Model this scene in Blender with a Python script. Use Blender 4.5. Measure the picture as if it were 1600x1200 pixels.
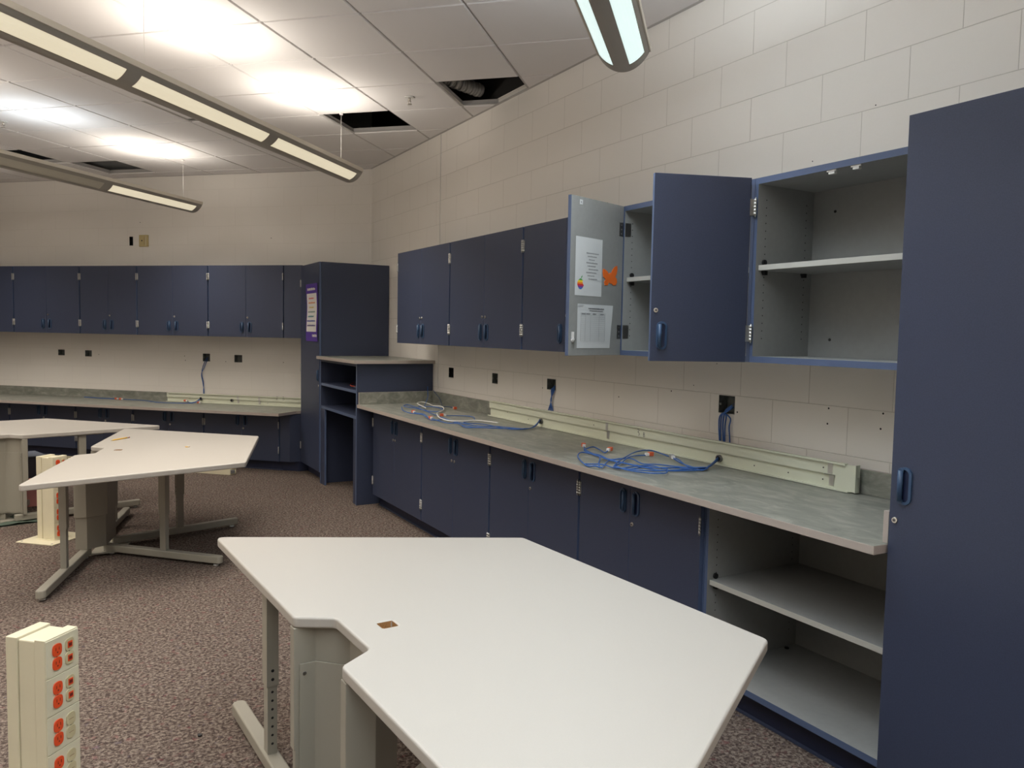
import bpy, bmesh, math, random
from mathutils import Matrix, Vector
random.seed(7)
SC = bpy.context.scene
COL = SC.collection
PI = math.pi
for _o in list(bpy.data.objects):
    bpy.data.objects.remove(_o)

# ---------------------------------------------------------------- camera, world, exposure
FPX, PITCH, ROLL, YAW, CAMH, CAMD = 1228.1133, .0652, -.0185, .5172, 1.5073, 2.8585
_F = Vector((math.sin(YAW)*math.cos(PITCH), math.cos(YAW)*math.cos(PITCH), -math.sin(PITCH)))
_R = Vector((math.cos(YAW), -math.sin(YAW), 0)); _U = _R.cross(_F)
_R2 = _R*math.cos(ROLL) - _U*math.sin(ROLL); _U2 = _R2.cross(_F)
cam = bpy.data.objects.new('camera', bpy.data.cameras.new('camera'))
COL.objects.link(cam); SC.camera = cam
cam.data.sensor_width = 36; cam.data.lens = FPX/1600*36; cam.data.clip_start = .02
cam.matrix_world = Matrix(((_R2.x, _U2.x, -_F.x, -CAMD), (_R2.y, _U2.y, -_F.y, 0), (_R2.z, _U2.z, -_F.z, CAMH), (0, 0, 0, 1)))
W = bpy.data.worlds.new('world'); SC.world = W; W.use_nodes = True
W.node_tree.nodes['Background'].inputs[0].default_value = (.9, .95, 1, 1)
W.node_tree.nodes['Background'].inputs[1].default_value = .0
SC.view_settings.view_transform = 'Standard'; SC.view_settings.look = 'None'
SC.view_settings.gamma = 1; SC.view_settings.use_curve_mapping = False
SC.view_settings.exposure = 0.32
UP_W = 5.8; DOWN_W = 12.0   # watts of each fixture segment, upward and downward
WARM = (1.0, .925, .83); COOL = (.84, .93, 1.0)

# ---------------------------------------------------------------- frame of the angled far wall
ANG = .8015; YC = 8.1106; ZC = 3.2123
UX, UY = -math.sin(ANG), math.cos(ANG)      # along the angled wall, away from the corner
NX, NY = -math.cos(ANG), -math.sin(ANG)     # into the room
def LP(s, d, z=0): return Vector((UX*s+NX*d, YC+UY*s+NY*d, z))
ROT_R = -PI/2; ROT_L = ANG-PI/2

# ---------------------------------------------------------------- materials
MATS = {}
def newmat(name):
    m = bpy.data.materials.new(name); m.use_nodes = True
    nt = m.node_tree; b = nt.nodes['Principled BSDF']; MATS[name] = m
    return m, nt, b
def mat(name, col, rough=.5, metal=0, noise=0, nscale=20, bump=0, bscale=200, emit=None, estr=0, spec=.5):
    m, nt, b = newmat(name)
    b.inputs['Base Color'].default_value = (*col, 1); b.inputs['Roughness'].default_value = rough
    b.inputs['Metallic'].default_value = metal; b.inputs['Specular IOR Level'].default_value = spec
    tc = nt.nodes.new('ShaderNodeTexCoord')
    if noise:
        n = nt.nodes.new('ShaderNodeTexNoise'); n.inputs['Scale'].default_value = nscale; n.inputs['Detail'].default_value = 5
        r = nt.nodes.new('ShaderNodeValToRGB'); r.color_ramp.elements[0].position = .3; r.color_ramp.elements[1].position = .7
        r.color_ramp.elements[0].color = (*[c*(1-noise) for c in col], 1); r.color_ramp.elements[1].color = (*[min(1, c*(1+noise)) for c in col], 1)
        nt.links.new(tc.outputs['Object'], n.inputs['Vector']); nt.links.new(n.outputs['Fac'], r.inputs['Fac']); nt.links.new(r.outputs['Color'], b.inputs['Base Color'])
    if bump:
        n2 = nt.nodes.new('ShaderNodeTexNoise'); n2.inputs['Scale'].default_value = bscale; n2.inputs['Detail'].default_value = 3
        bp = nt.nodes.new('ShaderNodeBump'); bp.inputs['Strength'].default_value = bump; bp.inputs['Distance'].default_value = .002
        nt.links.new(tc.outputs['Object'], n2.inputs['Vector']); nt.links.new(n2.outputs['Fac'], bp.inputs['Height']); nt.links.new(bp.outputs['Normal'], b.inputs['Normal'])
    if emit:
        b.inputs['Emission Color'].default_value = (*emit, 1); b.inputs['Emission Strength'].default_value = estr
    return m
mat('navy', (.038, .049, .090), .46, noise=.10, nscale=260, bump=.12, bscale=500)
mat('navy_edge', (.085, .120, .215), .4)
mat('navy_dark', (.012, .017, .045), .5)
mat('interior_grey', (.29, .297, .287), .5, noise=.03, nscale=40)
mat('shelf_edge', (.50, .50, .46), .5)
mat('pull_blue', (.035, .075, .15), .4)
mat('pull_dark', (.008, .015, .05), .5)
mat('steel', (.62, .62, .60), .3, 1)
mat('dark_steel', (.25, .25, .25), .4, 1)
mat('lock_metal', (.78, .74, .66), .3, 1)
mat('black', (.006, .006, .007), .6)
mat('counter_edge', (.42, .365, .325), .45)
mat('table_top', (.475, .446, .402), .38, noise=.015, nscale=300, bump=.04, bscale=600)
mat('table_edge', (.56, .53, .49), .4)
mat('putty', (.33, .31, .255), .45, bump=.05, bscale=700)
mat('glide', (.75, .75, .72), .4)
mat('cream', (.70, .645, .47), .42, noise=.02, nscale=10)
mat('channel_cream', (.70, .72, .58), .45, noise=.02, nscale=8)
mat('outlet_orange', (.80, .085, .02), .4)
mat('outlet_dark', (.16, .015, .01), .5)
mat('ivory', (.58, .50, .30), .4)
mat('particleboard', (.36, .20, .08), .8, noise=.25, nscale=300)
mat('tile', (.80, .775, .76), .9, bump=.25, bscale=350, spec=.1)
mat('tee', (.50, .48, .46), .6)
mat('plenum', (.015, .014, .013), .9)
mat('duct', (.42, .41, .39), .5, .3)
mat('lamp_body', (.36, .34, .30), .4)
mat('lamp_rim', (.72, .67, .57), .4)
mat('lens_off', (.55, .53, .45), .5)
mat('wire', (.75, .73, .70), .4)
mat('cable_blue', (.033, .115, .37), .5)
mat('cable_dark', (.03, .06, .16), .45)
mat('cable_white', (.75, .74, .70), .45)
mat('plug_orange', (.70, .13, .05), .45)
mat('plug_clear', (.80, .78, .76), .3)
mat('plug_grey', (.30, .30, .30), .5)
mat('box_steel', (.13, .14, .13), .6, 0, noise=.3, nscale=60)
mat('almond', (.55, .45, .22), .5)
mat('paper', (.62, .64, .64), .8)
mat('ink', (.08, .08, .09), .8)
mat('ink_grey', (.30, .31, .32), .8)
mat('butterfly', (.85, .16, .015), .7)
mat('purple', (.085, .035, .30), .6)
mat('poster_white', (.72, .70, .66), .6)
for n_, c_ in dict(lg=(.05, .35, .08), ly=(.85, .62, .03), lo=(.85, .25, .02), lr=(.65, .03, .03), lv=(.25, .05, .25), lb=(.03, .16, .55),
                   tr=(.7, .15, .15), to=(.75, .3, .12), ty=(.7, .55, .15), tg=(.25, .35, .3), tt=(.12, .35, .4), tb=(.12, .15, .4), tp=(.15, .12, .3)).items():
    mat('c_'+n_, c_, .7)
mat('pencil_yellow', (.80, .48, .05), .5)
mat('slate', (.10, .115, .15), .6)
mat('pink', (.55, .22, .19), .7)
mat('green_mat', (.07, .10, .075), .9)
mat('sprinkler', (.7, .66, .6), .3, 1)

def lens_mat(name, col, strength):
    m, nt, b = newmat(name)
    b.inputs['Base Color'].default_value = (.6, .58, .5, 1); b.inputs['Roughness'].default_value = .6
    tc = nt.nodes.new('ShaderNodeTexCoord'); v = nt.nodes.new('ShaderNodeTexVoronoi'); v.inputs['Scale'].default_value = 260
    r = nt.nodes.new('ShaderNodeMapRange'); r.inputs['From Max'].default_value = .6; r.inputs['To Min'].default_value = strength*1.05; r.inputs['To Max'].default_value = strength*.92
    nt.links.new(tc.outputs['Object'], v.inputs['Vector']); nt.links.new(v.outputs['Distance'], r.inputs['Value']); nt.links.new(r.outputs['Result'], b.inputs['Emission Strength'])
    b.inputs['Emission Color'].default_value = (*col, 1)
    return m
lens_mat('lens_warm', (.76, .67, .48), .68); lens_mat('lens_cool', (.68, .86, .85), .84)

def wall_mat(name, off, jk=1.0):
    """painted concrete block: 16 x 8 inch units, tooled joints as relief"""
    m, nt, b = newmat(name)
    b.inputs['Roughness'].default_value = .55
    tc = nt.nodes.new('ShaderNodeTexCoord'); sp = nt.nodes.new('ShaderNodeSeparateXYZ'); cb = nt.nodes.new('ShaderNodeCombineXYZ')
    ad = nt.nodes.new('ShaderNodeMath'); ad.operation = 'ADD'; ad.inputs[1].default_value = off
    az = nt.nodes.new('ShaderNodeMath'); az.operation = 'ADD'; az.inputs[1].default_value = 40*.2032
    nt.links.new(tc.outputs['Object'], sp.inputs[0]); nt.links.new(sp.outputs['X'], ad.inputs[0]); nt.links.new(ad.outputs[0], cb.inputs['X'])
    nt.links.new(sp.outputs['Z'], az.inputs[0]); nt.links.new(az.outputs[0], cb.inputs['Y'])
    br = nt.nodes.new('ShaderNodeTexBrick'); br.offset = .5
    for k, v in (('Scale', 1), ('Mortar Size', .0022), ('Mortar Smooth', .6), ('Brick Width', .4064), ('Row Height', .2032), ('Bias', 0)): br.inputs[k].default_value = v
    br.inputs['Color1'].default_value = (.83, .795, .735, 1); br.inputs['Color2'].default_value = (.82, .785, .725, 1); br.inputs['Mortar'].default_value = (.81-.20*jk, .775-.20*jk, .715-.20*jk, 1)
    nt.links.new(cb.outputs[0], br.inputs['Vector'])
    n = nt.nodes.new('ShaderNodeTexNoise'); n.inputs['Scale'].default_value = 70; n.inputs['Detail'].default_value = 6
    nt.links.new(tc.outputs['Object'], n.inputs['Vector'])
    b1 = nt.nodes.new('ShaderNodeBump'); b1.inputs['Strength'].default_value = .22; b1.inputs['Distance'].default_value = .002
    b2 = nt.nodes.new('ShaderNodeBump'); b2.invert = True; b2.inputs['Strength'].default_value = .5*jk; b2.inputs['Distance'].default_value = .003
    nt.links.new(n.outputs['Fac'], b1.inputs['Height']); nt.links.new(br.outputs['Fac'], b2.inputs['Height']); nt.links.new(b1.outputs['Normal'], b2.inputs['Normal'])
    nt.links.new(b2.outputs['Normal'], b.inputs['Normal']); nt.links.new(br.outputs['Color'], b.inputs['Base Color'])
    return m
wall_mat('block_right', 40*.4064+.1475)
wall_mat('block_left', 40*.4064, .3)
def carpet():
    m, nt, b = newmat('carpet')
    b.inputs['Roughness'].default_value = 1; b.inputs['Specular IOR Level'].default_value = .05
    tc = nt.nodes.new('ShaderNodeTexCoord')
    def noise(sc, det, dist=0):
        n = nt.nodes.new('ShaderNodeTexNoise'); n.inputs['Scale'].default_value = sc; n.inputs['Detail'].default_value = det; n.inputs['Distortion'].default_value = dist
        nt.links.new(tc.outputs['Object'], n.inputs['Vector']); return n
    def ramp(src, stops):
        r = nt.nodes.new('ShaderNodeValToRGB'); e = r.color_ramp.elements
        while len(e) < len(stops): e.new(.5)
        for i, (p, c) in enumerate(stops): e[i].position = p; e[i].color = (*c, 1)
        nt.links.new(src, r.inputs['Fac']); return r
    n1 = noise(76, 3, .6); n2 = noise(300, 2); n3 = noise(26, 4); n4 = noise(30, 3, .3)
    r1 = ramp(n1.outputs['Fac'], [(.37, (.062, .045, .040)), (.50, (.128, .100, .084)), (.64, (.225, .185, .155))])
    r3 = ramp(n3.outputs['Fac'], [(.60, (0, 0, 0)), (.70, (1, 1, 1))])
    r4 = ramp(n4.outputs['Fac'], [(.28, (1, 1, 1)), (.36, (0, 0, 0))])
    mx = nt.nodes.new('ShaderNodeMix'); mx.data_type = 'RGBA'; mx.inputs[7].default_value = (.19, .045, .055, 1)
    mf = nt.nodes.new('ShaderNodeMath'); mf.operation = 'MULTIPLY'; mf.inputs[1].default_value = .36
    nt.links.new(r3.outputs['Color'], mf.inputs[0]); nt.links.new(mf.outputs[0], mx.inputs[0]); nt.links.new(r1.outputs['Color'], mx.inputs[6])
    my = nt.nodes.new('ShaderNodeMix'); my.data_type = 'RGBA'; my.inputs[7].default_value = (.05, .05, .11, 1)
    mg = nt.nodes.new('ShaderNodeMath'); mg.operation = 'MULTIPLY'; mg.inputs[1].default_value = .3
    nt.links.new(r4.outputs['Color'], mg.inputs[0]); nt.links.new(mg.outputs[0], my.inputs[0]); nt.links.new(mx.outputs[2], my.inputs[6])
    hh = nt.nodes.new('ShaderNodeMapRange'); hh.inputs['From Min'].default_value = .3; hh.inputs['From Max'].default_value = .7; hh.inputs['To Min'].default_value = .55; hh.inputs['To Max'].default_value = 1.45
    nt.links.new(n2.outputs['Fac'], hh.inputs['Value'])
    ml = nt.nodes.new('ShaderNodeVectorMath'); ml.operation = 'SCALE'; nt.links.new(my.outputs[2], ml.inputs[0]); nt.links.new(hh.outputs['Result'], ml.inputs['Scale'])
    nt.links.new(ml.outputs[0], b.inputs['Base Color'])
    bp = nt.nodes.new('ShaderNodeBump'); bp.inputs['Strength'].default_value = .8; bp.inputs['Distance'].default_value = .006
    nt.links.new(n1.outputs['Fac'], bp.inputs['Height']); nt.links.new(bp.outputs['Normal'], b.inputs['Normal'])
carpet()
def laminate(name, c0, c1, c2):
    m, nt, b = newmat(name); b.inputs['Roughness'].default_value = .35
    tc = nt.nodes.new('ShaderNodeTexCoord'); n = nt.nodes.new('ShaderNodeTexNoise'); n.inputs['Scale'].default_value = 11; n.inputs['Detail'].default_value = 9; n.inputs['Roughness'].default_value = .65; n.inputs['Distortion'].default_value = .8
    mp = nt.nodes.new('ShaderNodeMapping'); mp.inputs['Scale'].default_value = (.7, 1.5, 1.5)
    nt.links.new(tc.outputs['Object'], mp.inputs[0]); nt.links.new(mp.outputs[0], n.inputs['Vector'])
    r = nt.nodes.new('ShaderNodeValToRGB'); e = r.color_ramp.elements; e.new(.5)
    for i, (p, c) in enumerate(((.32, c0), (.5, c1), (.70, c2))): e[i].position = p; e[i].color = (*c, 1)
    nt.links.new(n.outputs['Fac'], r.inputs['Fac']); nt.links.new(r.outputs['Color'], b.inputs['Base Color'])
laminate('laminate', (.165, .175, .150), (.235, .240, .205), (.37, .365, .315))

# ---------------------------------------------------------------- mesh builder
class MB:
    def __init__(s): s.v = []; s.f = []; s.m = []; s.ms = []; s.sm = []
    def mi(s, name):
        if name not in s.ms: s.ms.append(name)
        return s.ms.index(name)
    def face(s, pts, m, smooth=False):
        i = len(s.v); s.v += [tuple(p) for p in pts]; s.f.append(tuple(range(i, i+len(pts)))); s.m.append(s.mi(m)); s.sm.append(smooth)
    def box(s, a, b, m, mm=None):
        """axis box; mm overrides the material of faces, keys -x +x -y +y -z +z"""
        x0, x1 = sorted((a[0], b[0])); y0, y1 = sorted((a[1], b[1])); z0, z1 = sorted((a[2], b[2])); mm = mm or {}
        i = len(s.v); s.v += [(x, y, z) for z in (z0, z1) for y in (y0, y1) for x in (x0, x1)]
        for k, q in (('-z', (0, 2, 3, 1)), ('+z', (4, 5, 7, 6)), ('-y', (0, 1, 5, 4)), ('+y', (2, 6, 7, 3)), ('-x', (0, 4, 6, 2)), ('+x', (1, 3, 7, 5))):
            s.f.append(tuple(i+j for j in q)); s.m.append(s.mi(mm.get(k, m))); s.sm.append(False)
        return s
    def prism(s, poly, z0, z1, m, msides=None, smooth=False):
        a = sum(poly[i][0]*poly[(i+1) % len(poly)][1]-poly[(i+1) % len(poly)][0]*poly[i][1] for i in range(len(poly)))
        if a < 0: poly = poly[::-1]
        n = len(poly); i = len(s.v)
        s.v += [(x, y, z0) for x, y in poly]+[(x, y, z1) for x, y in poly]
        s.f.append(tuple(i+j for j in reversed(range(n)))); s.m.append(s.mi(m)); s.sm.append(False)
        s.f.append(tuple(i+n+j for j in range(n))); s.m.append(s.mi(m)); s.sm.append(False)
        for j in range(n):
            k = (j+1) % n; s.f.append((i+j, i+k, i+n+k, i+n+j)); s.m.append(s.mi(msides or m)); s.sm.append(smooth)
        return s
    def cyl(s, p0, p1, r, m, n=12, r1=None, caps=True):
        p0 = Vector(p0); p1 = Vector(p1); d = (p1-p0).normalized(); a = d.orthogonal().normalized(); b = d.cross(a); r1 = r if r1 is None else r1
        i = len(s.v)
        for p, rr in ((p0, r), (p1, r1)):
            s.v += [tuple(p+(a*math.cos(2*PI*j/n)+b*math.sin(2*PI*j/n))*rr) for j in range(n)]
        for j in range(n):
            k = (j+1) % n; s.f.append((i+j, i+k, i+n+k, i+n+j)); s.m.append(s.mi(m)); s.sm.append(True)
        if caps:
            s.f.append(tuple(i+j for j in reversed(range(n)))); s.m.append(s.mi(m)); s.sm.append(False)
            s.f.append(tuple(i+n+j for j in range(n))); s.m.append(s.mi(m)); s.sm.append(False)
        return s
    def build(s, name, parent=None, bevel=0, loc=None, rz=0, seg=2):
        me = bpy.data.meshes.new(name); me.from_pydata(s.v, [], s.f)
        for n in s.ms: me.materials.append(MATS[n])
        for p, m, q in zip(me.polygons, s.m, s.sm): p.material_index = m; p.use_smooth = q
        me.validate(); me.update()
        o = bpy.data.objects.new(name, me); COL.objects.link(o)
        if parent: o.parent = parent
        if loc is not None: o.location = loc
        o.rotation_euler.z = rz
        if bevel:
            md = o.modifiers.new('bevel', 'BEVEL'); md.width = bevel; md.segments = seg; md.limit_method = 'ANGLE'; md.harden_normals = False
        return o
def empty(name, loc, rz=0, parent=None):
    o = bpy.data.objects.new(name, None); COL.objects.link(o); o.location = loc; o.rotation_euler.z = rz; o.empty_display_size = .1
    if parent: o.parent = parent
    return o
def tag(o, label, cat, group=None, kind=None):
    o['label'] = label; o['category'] = cat
    if group: o['group'] = group
    if kind: o['kind'] = kind
    return o
def struct(o, label=None):
    o['kind'] = 'structure'
    if label: o['label'] = label
    return o
def copy_tree(o, parent=None):
    c = o.copy(); COL.objects.link(c)
    if parent: c.parent = parent
    for ch in list(o.children): copy_tree(ch, c)
    return c
def smooth_path(pts, n=6):
    """Catmull-Rom through the points"""
    P = [Vector(p) for p in pts]; out = []
    for i in range(len(P)-1):
        a = P[max(i-1, 0)]; b = P[i]; c = P[i+1]; d = P[min(i+2, len(P)-1)]
        for k in range(n):
            t = k/n; out.append(.5*((2*b)+(c-a)*t+(2*a-5*b+4*c-d)*t*t+(3*b-a-3*c+d)*t**3))
    out.append(P[-1]); return out
def tube(name, pts, r, m, parent=None, n=6, smooth=6, res=8):
    pts = smooth_path(pts, smooth) if smooth else [Vector(p) for p in pts]
    mb = MB(); prev = None; k = mb.mi(m); N = res
    for i, p in enumerate(pts):
        d = (pts[min(i+1, len(pts)-1)]-pts[max(i-1, 0)])
        d = d.normalized() if d.length > 1e-9 else Vector((1, 0, 0))
        a = (prev-d*prev.dot(d)) if prev is not None else d.orthogonal()
        if a.length < 1e-6: a = d.orthogonal()
        a.normalize(); prev = a; b = d.cross(a)
        mb.v += [tuple(p+(a*math.cos(2*PI*j/N)+b*math.sin(2*PI*j/N))*r) for j in range(N)]
    for i in range(len(pts)-1):
        for j in range(N):
            q = (j+1) % N; mb.f.append((i*N+j, i*N+q, (i+1)*N+q, (i+1)*N+j)); mb.m.append(k); mb.sm.append(True)
    mb.f.append(tuple(reversed(range(N)))); mb.m.append(k); mb.sm.append(False)
    e = (len(pts)-1)*N; mb.f.append(tuple(range(e, e+N))); mb.m.append(k); mb.sm.append(False)
    return mb.build(name, parent)

# ================================================================ ROOM SHELL
XL, YB = -8.2, -2.2          # side and back walls of the room, behind and left of the camera
S_END = 11.0
def wall_with_holes(name, L, H, holes, m, loc, rz, thick=.12, dots=()):
    """wall face in local x (0..L) and z, room side at y=0 facing -y, with real rectangular openings"""
    mb = MB()
    xs = sorted({0, L, *[h[0] for h in holes], *[h[1] for h in holes]}); zs = sorted({0, H, *[h[2] for h in holes], *[h[3] for h in holes]})
    inside = lambda x, z: any(h[0] < x < h[1] and h[2] < z < h[3] for h in holes)
    for i in range(len(xs)-1):
        for j in range(len(zs)-1):
            if not inside((xs[i]+xs[i+1])/2, (zs[j]+zs[j+1])/2):
                mb.face([(xs[i], 0, zs[j]), (xs[i+1], 0, zs[j]), (xs[i+1], 0, zs[j+1]), (xs[i], 0, zs[j+1])], m)
    for x0, x1, z0, z1 in holes:
        t = .07
        mb.face([(x0, 0, z0), (x0, 0, z1), (x0, t, z1), (x0, t, z0)], m); mb.face([(x1, 0, z0), (x1, t, z0), (x1, t, z1), (x1, 0, z1)], m)
        mb.face([(x0, 0, z0), (x0, t, z0), (x1, t, z0), (x1, 0, z0)], m); mb.face([(x0, 0, z1), (x1, 0, z1), (x1, t, z1), (x0, t, z1)], m)
    mb.face([(0, thick, 0), (0, thick, H), (L, thick, H), (L, thick, 0)], m)
    mb.face([(0, 0, 0), (0, 0, H), (0, thick, H), (0, thick, 0)], m); mb.face([(L, 0, 0), (L, thick, 0), (L, thick, H), (L, 0, H)], m)
    mb.face([(0, 0, H), (L, 0, H), (L, thick, H), (0, thick, H)], m); mb.face([(0, 0, 0), (0, thick, 0), (L, thick, 0), (L, 0, 0)], m)
    for x, z, r in dots:      # old screw holes in the blocks
        mb.face([(x+math.cos(a)*r, -.0006, z+math.sin(a)*r) for a in [k*PI/4 for k in range(8)]], 'black')
    return struct(mb.build(name, loc=loc, rz=rz))
HW = 4.2
holes_r = [(6.03, 6.125, 1.115, 1.20), (5.245, 5.335, 1.115, 1.195), (4.43, 4.54, 1.125, 1.20), (2.805, 2.915, 1.125, 1.215)]
dots_y = [(3.273, 1.207), (3.737, 1.138), (2.787, 1.139), (2.259, 1.207), (2.262, 1.14), (1.999, 1.21), (2.007, 1.147), (4.596, 1.131), (2.94, 2.225), (2.937, 1.37), (2.4, 2.28), (3.9, 2.30), (1.9, 2.33), (2.1, 2.45), (3.1, 1.25), (5.9, 1.23)]
wall_right = wall_with_holes('wall_right', YC-YB, HW, [(YC-b, YC-a, z0, z1) for a, b, z0, z1 in holes_r], 'block_right', (0, YC, 0), ROT_R,
                             dots=[(YC-y, z, .0045 if i < 8 else .003) for i, (y, z) in enumerate(dots_y)])
holes_l = [(3.99, 4.085, 1.135, 1.205), (3.60, 3.695, 1.13, 1.205), (1.985, 2.08, 1.115, 1.205), (1.57, 1.67, 1.115, 1.20), (3.0, 3.05, 2.435, 2.54)]
p0 = LP(S_END, 0)
dl = [(2.32, 1.17), (2.31, 1.12), (1.78, 1.12), (1.05, 1.13), (3.5, 1.16), (2.9, 2.7), (1.2, 2.5)]
wall_left = wall_with_holes('wall_left', S_END, HW, [(S_END-b, S_END-a, z0, z1) for a, b, z0, z1 in holes_l], 'block_left', (p0.x, p0.y, 0), ROT_L,
                            dots=[(S_END-s, z, .005) for s, z in dl])
mb = MB(); mb.box((XL-.1, YB-.1, -.1), (.15, YC+S_END*UY+.3, 0), 'carpet')
floor = struct(mb.build('floor'))
yl = p0.y
for nm, a, b in (('wall_back', (XL-.12, YB-.12), (.12, YB)), ('wall_side', (XL-.12, YB), (XL, yl+.5))):
    mb = MB(); mb.box((a[0], a[1], 0), (b[0], b[1], HW), 'block_left'); struct(mb.build(nm))
# control joint (raked and caulked) in the right-hand wall
mb = MB(); mb.box((-.004, 6.340, 1.0), (.001, 6.352, ZC), 'poster_white'); o = mb.build('trim_1'); struct(o)

# ---- suspended ceiling: tiles and tees laid square to the angled wall
PITCH_T = .597; S0 = -.470; D0 = .22
open_tiles = {(-1, 2), (-3, 3), (5, 0), (6, 1), (1, 3)}
# tile (i, j) spans s in [S0+i*P, S0+(i+1)*P], d in [D0+j*P, D0+(j+1)*P]
bm = bmesh.new()
def bm_box(bm, s0, s1, d0, d1, z0, z1, drop=0.0, mi=0):
    c = []
    for z, e in ((z0, drop), (z1, 0)):
        for s_, d_ in ((s0+e, d0+e), (s1-e, d0+e), (s1-e, d1-e), (s0+e, d1-e)): c.append(bm.verts.new(LP(s_, d_, z)))
    for q in ((0, 1, 2, 3), (7, 6, 5, 4), (0, 4, 5, 1), (1, 5, 6, 2), (2, 6, 7, 3), (3, 7, 4, 0)):
        f = bm.faces.new([c[k] for k in q]); f.material_index = mi
i0, i1, j0, j1 = -17, 17, -1, 19
for i in range(i0, i1):
    for j in range(j0, j1):
        if (i, j) in open_tiles: continue
        s0 = S0+i*PITCH_T; d0 = D0+j*PITCH_T
        bm_box(bm, s0+.006, s0+PITCH_T-.006, d0+.006, d0+PITCH_T-.006, ZC, ZC+.016, drop=.004)
def clip_room(bm):
    for co, no in (((.0, 0, 0), (1, 0, 0)), ((0, YC, 0), (-NX, -NY, 0)), ((XL, 0, 0), (-1, 0, 0)), ((0, YB, 0), (0, -1, 0))):
        g = bm.verts[:]+bm.edges[:]+bm.faces[:]
        bmesh.ops.bisect_plane(bm, geom=g, plane_co=co, plane_no=no, clear_outer=True)
clip_room(bm); bmesh.ops.recalc_face_normals(bm, faces=bm.faces[:])
me = bpy.data.meshes.new('ceiling'); bm.to_mesh(me); bm.free(); me.materials.append(MATS['tile'])
ceiling = bpy.data.objects.new('ceiling', me); COL.objects.link(ceiling); struct(ceiling)
bm = bmesh.new(); H2 = .012
for i in range(i0, i1+1):
    s_ = S0+i*PITCH_T
    bm_box(bm, s_-H2, s_+H2, D0+j0*PITCH_T, D0+j1*PITCH_T, ZC+.010, ZC+.013); bm_box(bm, s_-.002, s_+.002, D0+j0*PITCH_T, D0+j1*PITCH_T, ZC+.013, ZC+.045)
for j in range(j0, j1+1):
    d_ = D0+j*PITCH_T
    bm_box(bm, S0+i0*PITCH_T, S0+i1*PITCH_T, d_-H2, d_+H2, ZC+.0095, ZC+.0125); bm_box(bm, S0+i0*PITCH_T, S0+i1*PITCH_T, d_-.002, d_+.002, ZC+.009, ZC+.045)
clip_room(bm); bmesh.ops.recalc_face_normals(bm, faces=bm.faces[:])
me = bpy.data.meshes.new('trim_2'); bm.to_mesh(me); bm.free(); me.materials.append(MATS['tee'])
o = bpy.data.objects.new('trim_2', me); COL.objects.link(o); struct(o)
# wall angle round the edge of the ceiling
mb = MB(); mb.box((-.022, YB, ZC-.001), (-.001, YC, ZC+.004), 'tee'); struct(mb.build('trim_3'))
mb = MB(); mb.box((0, -.022, ZC-.001), (S_END, -.001, ZC+.004), 'tee'); struct(mb.build('trim_4', loc=(p0.x, p0.y, 0), rz=ROT_L))
# dark structural deck above the tiles
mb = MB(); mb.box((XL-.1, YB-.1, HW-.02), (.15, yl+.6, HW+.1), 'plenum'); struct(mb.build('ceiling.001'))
# added near-black sheet over the wall above the ceiling, painting the void's shade
mb = MB(); mb.box((-.006, YB, ZC+.05), (-.001, YC, HW-.03), 'plenum'); struct(mb.build('void_shade_sheet'))
# round duct seen through the opening nearest the right-hand wall
a = Vector((-.80, 5.27, 3.37)); b = Vector((-.10, 5.41, 3.325))
mb = MB(); n = 28
for k in range(n):
    q0 = a.lerp(b, k/n); q1 = a.lerp(b, (k+1)/n); mb.cyl(q0, q1, .047 if k % 2 else .052, 'duct', n=16)
hz_ = a.lerp(b, .5); mb.box((hz_.x-.012, hz_.y-.0015, hz_.z+.045), (hz_.x+.012, hz_.y+.0015, HW-.021), 'duct')
duct = tag(mb.build('air_duct'), 'ribbed round metal duct seen in the ceiling opening nearest the right-hand wall', 'duct')
# a strip of dark grid framing inside the second far-left opening
a = LP(2.55, .45, 3.34); b = LP(3.3, .40, 3.36)
mb = MB(); mb.cyl(a, b, .03, 'duct', n=12)
tag(mb.build('conduit_pipe'), 'thin pipe crossing inside the ceiling opening nearest the angled wall', 'pipe')
# the loosened tile slid over its neighbour beside the long lamp
bm = bmesh.new(); s0 = S0+1*PITCH_T; d0 = D0+3*PITCH_T
bm_box(bm, s0+.06, s0+PITCH_T+.04, d0+.05, d0+PITCH_T+.03, ZC+.014, ZC+.028)
bmesh.ops.recalc_face_normals(bm, faces=bm.faces[:])
me = bpy.data.meshes.new('ceiling_tile'); bm.to_mesh(me); bm.free(); me.materials.append(MATS['tile'])
o = bpy.data.objects.new('ceiling_tile', me); COL.objects.link(o); tag(o, 'loose white ceiling tile lying askew above the long middle lamp', 'ceiling tile')
def sprinkler(pos, label):
    e = empty('fire_sprinkler', pos)
    mb = MB(); mb.cyl((0, 0, -.006), (0, 0, -.0005), .035, 'glide', n=20); mb.build('escutcheon', e)
    mb = MB(); mb.cyl((0, 0, -.03), (0, 0, -.006), .009, 'sprinkler'); mb.cyl((0, 0, -.052), (0, 0, -.050), .018, 'sprinkler')
    for k in (-1, 1): mb.cyl((k*.011, 0, -.028), (k*.006, 0, -.05), .0025, 'sprinkler', n=6)
    mb.build('sprinkler_head', e); tag(e, label, 'fire sprinkler', 'pendent fire sprinklers')
sprinkler((-.641, 5.491, ZC), 'small pendent fire sprinkler in the ceiling between the two dark openings by the right wall')
sprinkler((-3.285, 8.041, ZC), 'small pendent fire sprinkler in the ceiling at the left edge of the view')

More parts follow.
